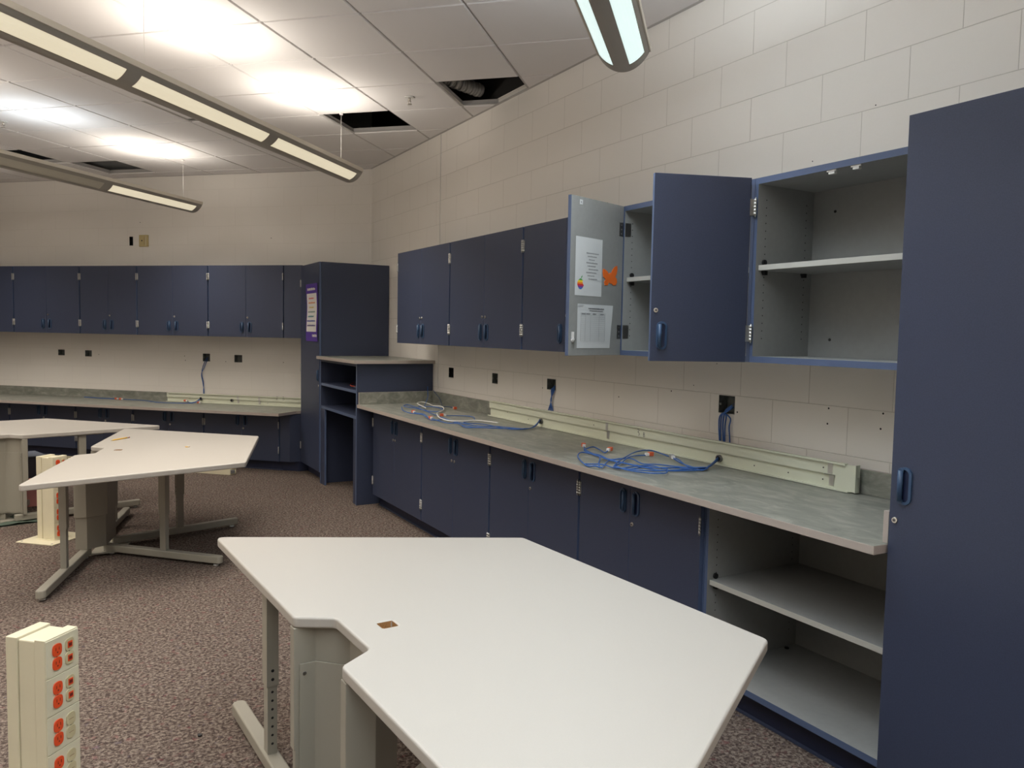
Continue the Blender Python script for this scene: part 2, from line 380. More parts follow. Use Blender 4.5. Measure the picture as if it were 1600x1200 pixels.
# ================================================================ LAMPS
def luminaire(s_c, segs, label, wires, cool=False, off=(), z_top=2.79):
    """run of suspended direct/indirect fixtures, along the d axis. segs = list of (d0, d1)"""
    d_end = segs[0][0]-.07; d_far = segs[-1][1]+.07
    e = empty('pendant_lamp', LP(s_c, d_end, z_top), rz=ANG+PI)   # local x = d axis direction (NX,NY)
    HWD = .118
    def prof(x): return -.092*(max(0, 1-(x/HWD)**2))**.75
    L = d_far-d_end
    def strip(mb, x0, x1, y0, y1, m, n=6, dz=0, thick=.003):
        ys = [y0+(y1-y0)*k/n for k in range(n+1)]
        for k in range(n):
            a, b = ys[k], ys[k+1]; za, zb = prof(a)+dz, prof(b)+dz
            mb.face([(x0, a, za), (x0, b, zb), (x1, b, zb), (x1, a, za)], m, True)
            mb.face([(x0, a, za+thick), (x1, a, za+thick), (x1, b, zb+thick), (x0, b, zb+thick)], m, True)
    body = MB()
    strip(body, 0, L, -.036, .036, 'lamp_body'); strip(body, 0, L, .100, HWD, 'lamp_body', 3); strip(body, 0, L, -HWD, -.100, 'lamp_body', 3)
    gaps = [(0, .07)]+[(segs[i][1]-d_end, segs[i+1][0]-d_end) for i in range(len(segs)-1)]+[(L-.07, L)]
    for a, b in gaps:
        strip(body, a, b, -.101, -.035, 'lamp_body'); strip(body, a, b, .035, .101, 'lamp_body')
    ys = [-HWD+2*HWD*k/16 for k in range(17)]
    for x in (0, L):
        body.face([(x, y, prof(y)) for y in ys]+[(x, HWD, .012), (x, -HWD, .012)], 'lamp_body')
    body.build('lamp_housing', e)
    rim = MB()
    for sg in (-1, 1): rim.box((0, sg*HWD-.003, -.010), (L, sg*HWD+.003, .018), 'lamp_rim')
    rim.box((0, -.10, -.030), (L, .10, -.027), 'lamp_rim')      # reflector tray
    rim.build('lamp_rim', e)
    for i, (a, b) in enumerate(segs):
        m = 'lens_off' if i in off else ('lens_cool' if cool else 'lens_warm')
        for y0, y1 in ((-.101, -.035), (.035, .101)):
            ln = MB(); strip(ln, a-d_end, b-d_end, y0, y1, m, dz=.004, thick=.002); o = ln.build('lamp_lens', e)
            if i in off: o['label'] = 'unlit lamp lens'
        tb = MB(); tb.cyl((a-d_end+.03, 0, -.008), (b-d_end-.03, 0, -.008), .012, 'glide', n=10); tb.build('lamp_tube', e)
        ld = bpy.data.lights.new('uplight', 'AREA'); ld.shape = 'RECTANGLE'; ld.size = (b-a)*.50; ld.size_y = .23
        ld.energy = UP_W*(2.1 if cool else 1); ld.color = COOL if cool else WARM
        lo = bpy.data.objects.new('uplight', ld); COL.objects.link(lo); lo.parent = e; lo.location = ((a+b)/2-d_end, 0, .016); lo.rotation_euler = (PI, 0, 0)
        if i in off: ld.energy *= .55; ld.color = COOL; continue
        ld2 = bpy.data.lights.new('downlight', 'AREA'); ld2.shape = 'RECTANGLE'; ld2.size = (b-a)*.9; ld2.size_y = .20
        ld2.energy = DOWN_W*(.75 if cool else 1); ld2.spread = math.radians(130); ld2.color = COOL if cool else WARM
        lo = bpy.data.objects.new('downlight', ld2); COL.objects.link(lo); lo.parent = e; lo.location = ((a+b)/2-d_end, 0, -.10)
    for d in wires:
        w = MB(); x = d-d_end; w.cyl((x, .0, .014), (x, 0, ZC-z_top), .0016, 'wire', n=6)
        w.cyl((x, 0, ZC-z_top-.012), (x, 0, ZC-z_top-.0005), .014, 'wire', n=12); w.cyl((x, 0, -.026), (x, 0, .03), .006, 'wire', n=8); w.build('suspension_wire', e)
    return tag(e, label, 'pendant lamp', 'long suspended ceiling lamps')
def seg_list(d0, n, L=1.17, gap=.10): return [(d0+i*(L+gap), d0+i*(L+gap)+L) for i in range(n)]
luminaire(-.665, seg_list(1.95, 6), 'long lit pendant lamp in the middle of the ceiling, reaching furthest to the right', [2.03, 4.25, 6.7])
luminaire(1.76, seg_list(.66, 6), 'long pendant lamp behind, in front of the angled wall, with one unlit lens', [.74, 3.2, 5.7], off=(1,))
luminaire(-3.14, seg_list(4.22, 4), 'bluish white pendant lamp close overhead at the top of the photo', [4.7, 6.9], cool=True)
luminaire(4.18, seg_list(1.0, 6), 'leftmost pendant lamp, only the tip of its end in the photo', [1.3, 3.6], off=())
luminaire(-5.6, seg_list(6.6, 3), 'unseen pendant lamp added behind the camera', [7.0, 9.2])  # unseen next row of lamps, added for the room's exposure

# ================================================================ CABINET PARTS
def add_pull(parent, x, y, z, flip=1):
    """flush pull: oval rim, dark cup and a rounded grip on one side; sits on a face looking to -y"""
    mb = MB(); w, h = .023, .058; n = 8
    def oval(sx, sz, ox=0):
        pts = []
        r = sx
        for k in range(n+1): a = PI*k/n; pts.append((x+ox+r*math.cos(a), z+(sz-r)+r*math.sin(a)))
        for k in range(n+1): a = PI+PI*k/n; pts.append((x+ox+r*math.cos(a), z-(sz-r)+r*math.sin(a)))
        return pts
    A = oval(w, h); B = oval(w*.66, h*.86)
    N = len(A)
    for k in range(N):
        q = (k+1) % N
        mb.face([(A[k][0], y, A[k][1]), (A[q][0], y, A[q][1]), (A[q][0], y-.006, A[q][1]), (A[k][0], y-.006, A[k][1])], 'pull_blue', True)
        mb.face([(A[k][0], y-.006, A[k][1]), (A[q][0], y-.006, A[q][1]), (B[q][0], y-.007, B[q][1]), (B[k][0], y-.007, B[k][1])], 'pull_blue')
        mb.face([(B[k][0], y-.007, B[k][1]), (B[q][0], y-.007, B[q][1]), (B[q][0], y-.0015, B[q][1]), (B[k][0], y-.0015, B[k][1])], 'pull_blue')
    mb.face([(p[0], y-.0012, p[1]) for p in reversed(B)], 'pull_dark')
    xx = x+flip*w*.45; m = []
    mb.cyl((xx, y-.010, z-h*.80), (xx, y-.010, z+h*.80), .008, 'pull_blue', n=12)
    mb.cyl((xx, y-.003, z+h*.80), (xx, y-.010, z+h*.80), .0085, 'pull_blue', n=12); mb.cyl((xx, y-.003, z-h*.80), (xx, y-.010, z-h*.80), .0085, 'pull_blue', n=12)
    return mb.build('handle', parent)
def add_lock(parent, x, y, z):
    mb = MB(); mb.cyl((x, y, z), (x, y-.005, z), .0095, 'lock_metal', n=20, r1=.0085); mb.cyl((x, y-.005, z), (x, y-.0058, z), .0055, 'dark_steel', n=14)
    mb.box((x-.003, y-.0064, z-.0012), (x+.003, y-.0058, z+.0012), 'black')
    return mb.build('lock', parent)
def add_hinge(parent, x, y, z, sgn, open_leaf=False):
    mb = MB(); r = .0055
    for k in range(5): mb.cyl((x, y-.004, z-.034+k*.014), (x, y-.004, z-.034+k*.014+.0134), r, 'steel', n=10)
    mb.cyl((x, y-.004, z-.040), (x, y-.004, z+.040), .003, 'steel', n=8)
    if open_leaf:
        mb.box((x+sgn*.002, y+.0195, z-.034), (x+sgn*.036, y+.0215, z+.034), 'dark_steel')
        for zz in (-.022, 0, .022): mb.cyl((x+sgn*.02, y+.0215, z+zz), (x+sgn*.02, y+.023, z+zz), .004, 'steel', n=8)
    else:
        mb.box((x-sgn*.0015, y-.002, z-.034), (x+sgn*.009, y+.0005, z+.034), 'steel')
    return mb.build('hinge', parent)
DT = .02
def make_door(parent, w, h, x, y, z, hinge, angle=0, hz=.105, lz=.208, lock=True, pull=True, hinge_z=(.12, -.12), inner='interior_grey', open_leaf=False, gap=0):
    """hinge 'L' or 'R'; local slab from hinge edge; front face to -y"""
    sg = 1 if hinge == 'L' else -1
    e = MB(); x1 = sg*w
    xa, xb = min(sg*gap, x1), max(sg*gap, x1)
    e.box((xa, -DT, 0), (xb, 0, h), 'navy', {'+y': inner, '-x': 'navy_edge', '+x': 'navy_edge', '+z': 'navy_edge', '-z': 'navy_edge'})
    d = e.build('door', parent, bevel=.0012, loc=(x, y, z)); d.rotation_euler.z = -sg*angle
    if pull: add_pull(d, x1-sg*.047, -DT, hz if hz > 0 else h+hz, flip=sg)
    if lock: add_lock(d, x1-sg*.020, -DT, lz if lz > 0 else h+lz)
    for zz in hinge_z: add_hinge(d, 0, -DT, zz if zz > 0 else h+zz, sg, open_leaf)
    if gap:
        for zz in hinge_z:
            z_ = zz if zz > 0 else h+zz; q = MB(); q.box((0, -DT-.001, z_-.034), (sg*(gap+.004), -DT+.001, z_+.034), 'steel'); q.build('hinge_leaf', d)
    return d
def carcass(parent, w, h, depth, toe=0, mat_out='navy', name='carcass', back=True, top_gap=0, holes=True):
    """open box of panels; back at y=-.004, front edge at y=-depth"""
    t = .018; mb = MB(); g = 'interior_grey'
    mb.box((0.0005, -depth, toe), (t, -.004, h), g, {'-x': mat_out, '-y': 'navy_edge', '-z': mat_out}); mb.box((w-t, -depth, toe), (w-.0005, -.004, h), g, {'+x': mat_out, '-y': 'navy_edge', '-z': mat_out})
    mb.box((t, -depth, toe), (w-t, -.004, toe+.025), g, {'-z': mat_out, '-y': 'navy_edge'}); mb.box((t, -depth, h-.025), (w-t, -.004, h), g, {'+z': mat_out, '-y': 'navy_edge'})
    if back: mb.box((t, -.014, toe+.025), (w-t, -.006, h-.025), g)
    if holes:
        for yy in (-depth+.05, -.06):
            z = toe+.10
            while z < h-.08:
                mb.box((t, yy-.0022, z-.0022), (t+.0005, yy+.0022, z+.0022), 'black'); mb.box((w-t-.0005, yy-.0022, z-.0022), (w-t, yy+.0022, z+.0022), 'black'); z += .032
    return mb.build(name, parent)
def shelf(parent, w, depth, z, y_in=-.014):
    t = .019
    mb = MB(); mb.box((t, -depth, z-.022), (w-t, y_in-.002, z), 'interior_grey', {'-y': 'shelf_edge'})
    s = mb.build('shelf', parent, bevel=.001)
    for xx, sg in ((t, 1), (w-t, -1)):
        for yy in (-depth+.03, -.07):
            c = MB(); c.cyl((xx+sg*.0003, yy, z-.026), (xx+sg*.006, yy, z-.026), .013, 'black', n=12); c.box((xx, yy-.008, z-.040), (xx+sg*.016, yy+.008, z-.0225), 'black'); c.build('shelf_clip', s)
            if yy < -.1:
                c = MB(); c.cyl((xx+sg*.0003, yy, z+.012), (xx+sg*.008, yy, z+.012), .012, 'black', n=12); c.build('shelf_clip', s)
    return s
UZ0, UZ1 = 1.402, 2.164; UH = UZ1-UZ0
def wall_cabinet(loc, rz, w, split, label, group, cfg='closed', locks=(True, True), depth=.353):
    e = empty('wall_cabinet', loc, rz); carcass(e, w, UH, depth, holes=cfg != 'closed')
    rv = .009; wl = split-rv-.0015; wr = w-split-rv-.0015; y = -depth-.001
    if cfg == 'closed':
        make_door(e, wl, UH, rv, y, 0, 'L', lock=locks[0]); make_door(e, wr, UH, w-rv, y, 0, 'R', lock=locks[1]); shelf(e, w, depth-.02, .40)
    elif cfg == 'ajar':
        d1 = make_door(e, wl, UH, rv, y, 0, 'L', angle=math.radians(72), lock=False, open_leaf=True); d1['label'] = 'door swung open, grey inside face showing'
        d2 = make_door(e, wr, UH, w-rv, y, 0, 'R', angle=math.radians(70), open_leaf=True, gap=.018); d2['label'] = 'door swung open with navy outer face towards the room'
        c = MB(); c.cyl((wl-.03, .0, .075), (wl-.03, .008, .075), .010, 'plug_clear', n=14); c.cyl((wl-.03, .008, .075), (wl-.03, .016, .075), .006, 'steel', n=12)
        c.box((wl-.037, .0, .085), (wl-.023, .006, .115), 'plug_clear'); c.build('door_latch', d1)
        shelf(e, w, depth-.02, .40)
        for x_, sg in ((rv, 1), (w-rv, -1)):
            for zz in (.12, UH-.12):
                c = MB(); c.box((x_+sg*.009, -depth+.004, zz-.034), (x_+sg*.0105, -depth+.040, zz+.034), 'dark_steel'); c.build('hinge_plate', e)
    else:
        shelf(e, w, depth-.015, .405)
        for xx in (w*.5-.085, w*.5+.02):
            c = MB(); c.box((xx, -depth+.004, UH-.031), (xx+.042, -depth+.012, UH-.0255), 'glide'); c.box((xx+.007, -depth+.006, UH-.040), (xx+.033, -depth+.022, UH-.031), 'glide'); c.build('magnetic_catch', e)
        c = MB()
        for xx, zz in ((.13, UH-.12), (.13, .10), (w-.14, UH-.12), (w-.14, .10)): c.cyl((xx, -.0142, zz), (xx, -.017, zz), .006, 'black', n=10)
        c.build('mounting_screw', e)
    return tag(e, label, 'wall cabinet', group)
GR = 'navy wall cabinets on the right-hand wall'
RB = [6.385, 5.325, 4.255, 3.280, 2.387, 1.520]
lab = ['closed navy wall cabinet at the far end of the right-hand wall, over the white cable',
       'closed navy wall cabinet second from the far end of the right-hand row',
       'closed navy wall cabinet on the right wall, half hidden behind the open door with papers',
       'navy wall cabinet with both doors swung open, papers and butterfly on its left door',
       'navy wall cabinet with no doors, grey inside with one shelf, next to the tall cabinet']
for i in range(5):
    w = RB[i]-RB[i+1]
    wall_cabinet((-.002, RB[i], UZ0), ROT_R, w, (RB[i]-[5.864, 4.772, 3.77, 2.835, 1.95][i]), lab[i], GR, ['closed', 'closed', 'closed', 'ajar', 'bare'][i], locks=(i < 2, True))
GLU = 'navy wall cabinets on the angled far wall'
LB = [6.20, 5.27, 4.335, 3.408, 2.642, 1.738, .823]
LS = [5.74, 4.80, 3.871, 3.026, 2.184, 1.276]
labl = ['closed navy wall cabinet beyond the left edge of the photo', 'closed navy wall cabinet cut off at the left edge of the photo',
        'leftmost of the closed navy wall cabinets shown whole on the angled wall',
        'closed navy wall cabinet to the left below the almond wall plate, narrowest in its row',
        'closed navy wall cabinet above the wall box the blue cable hangs from',
        'closed navy wall cabinet at the right end of the angled row, nearest the poster']
for i in range(6):
    if i == 0: continue
    q = LP(LB[i], .002, UZ0+.006)
    wall_cabinet(q, ROT_L, LB[i]-LB[i+1], LB[i]-LS[i], labl[i], GLU, locks=(False, True))
mb = MB(); mb.box((0, -.372, 0), (.205, -.004, UH), 'navy'); o = mb.build('filler_panel', loc=LP(.8225, 0, UZ0+.006), rz=ROT_L, bevel=.001)
tag(o, 'plain navy filler panel between the last angled wall cabinet and the tall cabinet', 'filler panel')

# ---------------------------------------------------------------- base cabinets
def base_cabinet(loc, rz, w, split, label, group, h=.843, depth=.563, toe=.10, cfg='closed', hz=-.112, lz=-.212, locks=(False, True)):
    e = empty('base_cabinet', loc, rz)
    carcass(e, w, h, depth, toe=toe+.006, holes=cfg != 'closed')
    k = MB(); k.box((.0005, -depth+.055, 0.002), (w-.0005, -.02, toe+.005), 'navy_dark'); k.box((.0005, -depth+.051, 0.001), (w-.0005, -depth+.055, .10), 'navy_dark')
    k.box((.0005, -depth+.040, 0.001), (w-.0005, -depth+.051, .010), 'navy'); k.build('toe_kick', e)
    rv = .009; y = -depth-.001; H = h-toe-.004
    if cfg == 'closed':
        make_door(e, split-rv-.0015, H, rv, y, toe+.004, 'L', hz=hz, lz=lz, lock=locks[0]); make_door(e, w-split-rv-.0015, H, w-rv, y, toe+.004, 'R', hz=hz, lz=lz)
    else:
        shelf(e, w, depth-.012, .502)
        k = MB(); k.cyl((.045, -.10, .135), (.045, -.10, .140), .01, 'black'); k.build('shelf_clip', e)
    return tag(e, label, 'base cabinet', group)
labb = ['navy two-door base cabinet under the far end of the long counter, beside the desk unit',
        'navy two-door base cabinet second from the far end of the long counter',
        'navy two-door base cabinet in the middle of the long counter run',
        'navy two-door base cabinet just left of the doorless one',
        'doorless base cabinet with grey inside and one shelf beside the tall cabinet']
BS = [5.881, 4.782, 3.784, 2.865, 1.95]
for i in range(5):
    base_cabinet((-.002, RB[i], 0), ROT_R, RB[i]-RB[i+1], RB[i]-BS[i], labb[i], 'navy base cabinets under the long counter', cfg='open' if i == 4 else 'closed', locks=(i < 2, True))
labc = ['navy base cabinet past the left edge of the photo under the low counter', 'low navy base cabinet at the left edge of the photo',
        'low navy base cabinet seen over the back desk, left of centre', 'low navy base cabinet behind the gap between the two far desks',
        'low navy base cabinet seen above the middle desk by the pencil', 'low navy base cabinet at the right end of the low counter']
for i in range(1, 6):
    q = LP(LB[i], .002, 0)
    base_cabinet(q, ROT_L, LB[i]-LB[i+1], LB[i]-LS[i], labc[i], 'low navy base cabinets along the angled wall', h=.608, depth=.44, hz=-.085, lz=-.17)
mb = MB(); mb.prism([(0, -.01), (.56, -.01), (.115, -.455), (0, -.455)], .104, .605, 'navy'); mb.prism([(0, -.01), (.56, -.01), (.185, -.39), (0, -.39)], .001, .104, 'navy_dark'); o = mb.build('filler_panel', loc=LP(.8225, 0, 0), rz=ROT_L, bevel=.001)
tag(o, 'low navy filler panel between the last low base cabinet and the tall cabinet', 'filler panel')

# ---------------------------------------------------------------- countertops
def slab(name, parent, poly, z0, z1, top='laminate', side='counter_edge', bevel=.0015):
    mb = MB(); mb.prism(poly, z0, z1, top, side); mb.box
    return mb.build(name, parent, bevel=bevel)
e = empty('countertop', (-.002, 6.44, 0), ROT_R)
LC = 6.44-1.512
slab('worktop', e, [(0, -.001), (LC, -.001), (LC, -.708), (0, -.708)], .845, .8735)
mb = MB(); mb.box((0.021, -.020, .8740), (LC-.021, -.001, .975), 'laminate', {'+z': 'counter_edge'}); mb.build('backsplash', e, bevel=.001)
mb = MB(); mb.box((.001, -.695, .8740), (.0195, -.001, .975), 'laminate', {'+z': 'counter_edge', '-y': 'counter_edge'}); mb.build('side_splash', e, bevel=.001)
mb = MB(); mb.box((LC-.0195, -.640, .8740), (LC-.001, -.001, .975), 'laminate', {'+z': 'counter_edge', '-y': 'counter_edge'}); mb.build('side_splash', e, bevel=.001)
tag(e, 'long mottled grey-green countertop with taupe edge along the right-hand wall', 'countertop')
e = empty('countertop', LP(6.2, .002, 0), ROT_L)
LW = 6.2-.44
slab('worktop', e, [(0, 0), (6.2-.245, 0), (6.2-.660, -.402), (6.2-.690, -.700), (0, -.700)], .612, .642)
mb = MB(); mb.box((0, -.020, .6425), (LW, -.001, .745), 'laminate', {'+z': 'counter_edge'}); mb.build('backsplash', e, bevel=.001)
tag(e, 'lower mottled grey laminate countertop with a clipped corner along the angled far wall', 'countertop')

# ---------------------------------------------------------------- tall cabinets
def tall_cabinet_right():
    y0 = 1.512; w = .80; depth = .628; H = 2.178
    e = empty('tall_cabinet', (-.002, y0, 0), ROT_R)
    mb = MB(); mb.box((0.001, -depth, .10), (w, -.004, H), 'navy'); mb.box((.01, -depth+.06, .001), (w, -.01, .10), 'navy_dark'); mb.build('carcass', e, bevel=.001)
    d = make_door(e, w-.012, H-.105, w-.006, -depth-.001, .105, 'R', hz=1.065-.105, lz=.955-.105, hinge_z=(.15, 1.0, -.15))
    return tag(e, 'tall navy cabinet with blue pull and keyed lock filling the right edge of the photo', 'tall cabinet')
tall_cabinet_right()
TY0, TY1 = 8.26, 7.565
e = empty('tall_cabinet', (-.002, TY0, 0), ROT_R)
w = TY0-TY1; dp = .69
mb = MB(); poly = [(0, -.20), (.17, -.02), (w, -.002), (w, -dp), (0, -dp)]
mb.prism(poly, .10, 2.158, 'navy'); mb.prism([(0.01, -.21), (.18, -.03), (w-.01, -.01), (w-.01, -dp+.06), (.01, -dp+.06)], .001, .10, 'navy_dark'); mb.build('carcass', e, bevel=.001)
d = make_door(e, w-.012, 2.158-.105, .004, -dp-.001, .105, 'L', hz=1.055-.105, lz=.955-.105, hinge_z=(.18, 1.0, -.18))
tag(e, 'tall navy cabinet in the corner with a purple poster on its door', 'tall cabinet')
# poster on that door
po = empty('poster', (-dp-.0245, 8.03, 1.385), ROT_R)
mb = MB(); N = 10; ww, hh = .42, .57
for k in range(N):
    z0, z1 = hh*k/N, hh*(k+1)/N; y0, y1 = -.004-.004*math.sin(z0*14), -.004-.004*math.sin(z1*14)
    for (a, b, dy, m) in ((0, ww, 0, 'purple'),):
        mb.face([(a, y0, z0), (b, y0, z0), (b, y1, z1), (a, y1, z1)], m, True); mb.face([(a, y0+.0006, z0), (a, y1+.0006, z1), (b, y1+.0006, z1), (b, y0+.0006, z0)], m, True)
mb.build('poster_sheet', po)
def py(z): return -.004-.004*math.sin(z*14)
mb = MB()
for k in range(12):
    z0 = .095+(.475-.095)*k/12; z1 = .095+(.475-.095)*(k+1)/12
    mb.face([(.03, py(z0)-.0012, z0), (ww-.04, py(z0)-.0012, z0), (ww-.04, py(z1)-.0012, z1), (.03, py(z1)-.0012, z1)], 'poster_white', True)
mb.build('poster_panel', po)
mb = MB()
def words(mb, x0, x1, z, h, m, yf, dens=.8, y_off=-.002):
    x = x0; rnd = random.Random(int(z*1e4)+int(x0*1e4))
    while x < x1-.002:
        l = min(rnd.uniform(.6, 1.6)*h, x1-x)
        y = yf(z)+y_off
        mb.face([(x, y, z), (x+l, y, z), (x+l, y, z+h*rnd.uniform(.7, 1)), (x, y, z+h*rnd.uniform(.7, 1))], m); x += l+h*.25
for z, x0, x1, m in ((.505, .06, .34, 'poster_white'), (.045, .24, .40, 'poster_white'), (.42, .10, .28, 'c_tr'), (.375, .08, .32, 'c_to'), (.33, .11, .27, 'c_ty'), (.285, .07, .32, 'c_tg'), (.24, .08, .28, 'c_tt'), (.195, .05, .34, 'c_tb'), (.15, .06, .35, 'c_tp')):
    mb = MB(); words(mb, x0, x1, z, .026 if m == 'poster_white' else .016, m, py); mb.build('printed_line', po)
tag(po, 'purple poster with a white panel of coloured lines taped on the corner tall cabinet door', 'poster')

# ---------------------------------------------------------------- hutch desk between the corner and the long counter
HY0, HY1 = 7.555, 6.450
e = empty('hutch_unit', (-.002, HY0, 0), ROT_R); w = HY0-HY1; dp = .706
t = .022
for xa in (0, w-t):
    mb = MB(); mb.box((xa, -dp, .001), (xa+t, -.004, 1.218), 'navy', {'-y': 'navy_edge'}); mb.build('side_panel', e, bevel=.001)
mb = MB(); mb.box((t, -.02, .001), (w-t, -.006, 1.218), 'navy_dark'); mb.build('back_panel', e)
for z in (.99, .768):
    mb = MB(); mb.box((t, -dp+.004, z-.026), (w-t, -.02, z), 'navy_dark' if z > 9 else 'navy', {'-y': 'navy_edge'}); mb.build('shelf', e, bevel=.001)
mb = MB(); mb.box((t, -dp+.004, 1.195), (w-t, -.02, 1.2175), 'navy'); mb.build('top_rail', e)
for xa, xb in ((t, .14), (w-.10, w-t)):
    mb = MB(); mb.box((xa, -dp+.004, .002), (xb, -dp+.022, .741), 'navy', {'+x': 'navy_edge'}); mb.build('leg', e, bevel=.001)
slab('hutch_top', e, [(-.008, -.002), (w+.045, -.002), (w+.045, -.742), (-.008, -.742)], 1.2195, 1.248)
tag(e, 'navy desk unit with two open cubbies and a knee space, beside the long counter', 'desk unit')
# oddments left in the upper cubby
mb = MB(); mb.box((-.62, 6.60, .9915), (-.40, 6.80, 1.004), 'slate'); o = mb.build('notebook', rz=0, bevel=.002)
tag(o, 'thin dark notebook lying in the upper cubby of the desk unit', 'notebook')
o = tube('loose_cord', [(-.45, 7.3, .996), (-.55, 7.1, 1.0), (-.60, 6.9, .997), (-.50, 6.82, .996)], .004, 'outlet_orange', smooth=8)
tag(o, 'short red cord lying in the upper cubby of the desk unit', 'cord')

# ================================================================ STEEL RACEWAY CHANNELS
def channel(name, loc, rz, L, label, marks=(), holes=(), straps=(), z_h=.118, joints=()):
    e = empty(name, loc, rz)
    mb = MB(); m = 'channel_cream'; h = z_h
    mb.box((0, -.030, .004), (L, -.027, h*.52), m)                 # lower web
    mb.box((0, -.042, h*.52), (L, -.027, h*.55), m)                # step
    mb.box((0, -.042, h*.55), (L, -.039, h-.003), m)                    # upper web
    mb.box((0.02, -.054, h-.003), (L-.05, -.031, h), m); mb.box((0.02, -.054, h-.007), (L-.05, -.052, h-.003), m)
    mb.box((0, -.056, 0.001), (L-.03, -.028, .004), m); mb.box((0, -.056, .004), (L-.03, -.054, .008), m)
    mb.box((L-.10, -.0430, .0045), (L-.003, -.0421, h-.0035), m); mb.box((L-.003, -.05, .004), (L, -.022, h), m)
    mb.build('channel_body', e)
    for x, z in holes:
        g = MB(); yf = -.030 if z < h*.55 else -.042
        g.cyl((x, yf+.001, z), (x, yf-.012, z), .0185, 'dark_steel', n=20); g.cyl((x, yf-.0121, z), (x, yf-.0125, z), .0135, 'black', n=18); g.build('bushing', e)
    for x in straps:
        g = MB(); g.box((x-.012, -.0436, h*.55), (x+.012, -.0424, h-.010), 'steel'); g.box((x-.012, -.0325, .012), (x+.012, -.0305, h*.51), 'steel'); g.box((x-.028, -.0450, h*.505), (x+.018, -.0305, h*.518), 'dark_steel'); g.build('joint_strap', e)
    g = MB()
    for x, z in joints: g.cyl((x, -.0302 if z < h*.55 else -.0422, z), (x, -.0312 if z < h*.55 else -.0432, z), .0032, 'black', n=8)
    if joints: g.build('screw_hole', e)
    for (x, z, strokes, sc) in marks:
        g = MB()
        for st in strokes:
            for (ax, az), (bx, bz) in zip(st[:-1], st[1:]): g.cyl((x+ax*sc, -.0425, z+az*sc), (x+bx*sc, -.0425, z+bz*sc), .0013, 'ink', n=5)
        g.build('handwriting', e)
    return tag(e, label, 'cable raceway')
G3 = [[(0, .95), (.25, 1), (.45, .85), (.3, .6), (.15, .55)], [(.15, .55), (.45, .45), (.55, .2), (.35, 0)]]
GB = [[(0, 0), (0, 1), (.35, .95), (.42, .75), (.3, .55), (0, .52)], [(0, .52), (.4, .45), (.5, .2), (.35, .02), (0, 0)]]
G2 = [[(0, .8), (.2, 1), (.45, .9), (.45, .7), (.0, 0), (.55, 0)]]
CY0 = 5.262
channel('cable_raceway', (-.018, CY0, .8745), ROT_R, CY0-2.062, 'long cream steel raceway on the long counter, handwritten 3B',
        marks=[(CY0-3.480, .068, G3, .036), (CY0-3.425, .066, GB, .024)], holes=[(CY0-4.525, .034), (CY0-2.845, .030)],
        straps=[CY0-3.766, CY0-2.19], joints=[(CY0-4.7, .03), (CY0-5.0, .05), (CY0-2.62, .03), (CY0-2.42, .03), (CY0-3.2, .06), (CY0-2.225, .085), (CY0-2.235, .032), (CY0-3.9, .08)])
channel('cable_raceway', LP(2.515, .022, .6435), ROT_L, 1.93, 'cream steel raceway on the low counter by the angled wall, handwritten 2B',
        marks=[(2.515-1.10, .075, G2, .036), (2.515-1.02, .075, GB, .036)], holes=[(2.515-2.065, .05), (2.515-1.665, .045)], straps=[2.515-1.585, 2.515-1.315], z_h=.105, joints=[(.3, .05), (1.3, .03), (1.75, .03)])
# a third length lying on the carpet
e = empty('cable_raceway', LP(3.72, .735, 0), ROT_L); mb = MB(); L = 2.56
for a, b in (((0, -.10, .002), (L, 0, .005)), ((0, -.10, .002), (L, -.097, .062)), ((0, -.003, .002), (L, 0, .062)), ((0, -.10, .059), (L, -.075, .062)), ((0, -.025, .059), (L, 0, .062))): mb.box(a, b, 'cream')
mb.box((0, -.075, .006), (L-.10, -.025, .008), 'particleboard'); mb.build('channel_body', e)
mb = MB(); mb.box((L-.05, -.085, .012), (L-.003, -.02, .045), 'plug_grey'); mb.build('end_fitting', e)
tag(e, 'cream steel raceway length lying on the carpet behind the middle desk', 'cable raceway')

# ================================================================ WALL BOXES
def wall_box(loc, rz, x0, x1, z0, z1, label, wires=0, steel=True):
    e = empty('electrical_box', loc, rz); m = 'box_steel' if steel else 'black'; t = .06; g = .001
    mb = MB(); a, b, c, d = x0+g, x1-g, z0+g, z1-g
    mb.box((a, t-.003, c), (b, t, d), m); mb.box((a, -.001, c), (a+.002, t, d), m); mb.box((b-.002, -.001, c), (b, t, d), m); mb.box((a, -.001, c), (b, t, c+.002), m); mb.box((a, -.001, d-.002), (b, t, d), m)
    for q in (a+.012, b-.012): mb.box((q-.006, -.001, (c+d)/2-.006), (q+.006, .001, (c+d)/2+.006), m)
    mb.build('box_shell', e)
    return tag(e, label, 'electrical box', 'open electrical boxes')
bl = ['narrow dark opening with a steel box in the right wall nearest the far desk unit', 'small grey open electrical box in the right wall between two others, no cable',
      'open electrical box with cables dropping behind the left half of the long raceway', 'large open electrical box in the right wall above the raceway, cables bent down from it']
for (a, b, z0, z1), lb in zip(holes_r, bl):
    if lb.startswith('narrow'): a, b = a, b
    wall_box((0, YC, 0), ROT_R, YC-b, YC-a, z0, z1, lb, steel=not lb.startswith('narrow'))
bl = ['leftmost open electrical box in the angled wall above the low counter', 'second open electrical box from the left in the angled wall', 'open electrical box in the angled wall with a blue cable hanging out',
      'empty open electrical box right of the hanging blue cable in the angled wall', 'small dark slot left of the almond plate high on the angled wall']
for (a, b, z0, z1), lb in zip(holes_l, bl): wall_box((p0.x, p0.y, 0), ROT_L, S_END-b, S_END-a, z0, z1, lb, steel='slot' not in lb)
e = empty('wall_plate', LP(2.91, 0, 2.42), ROT_L)
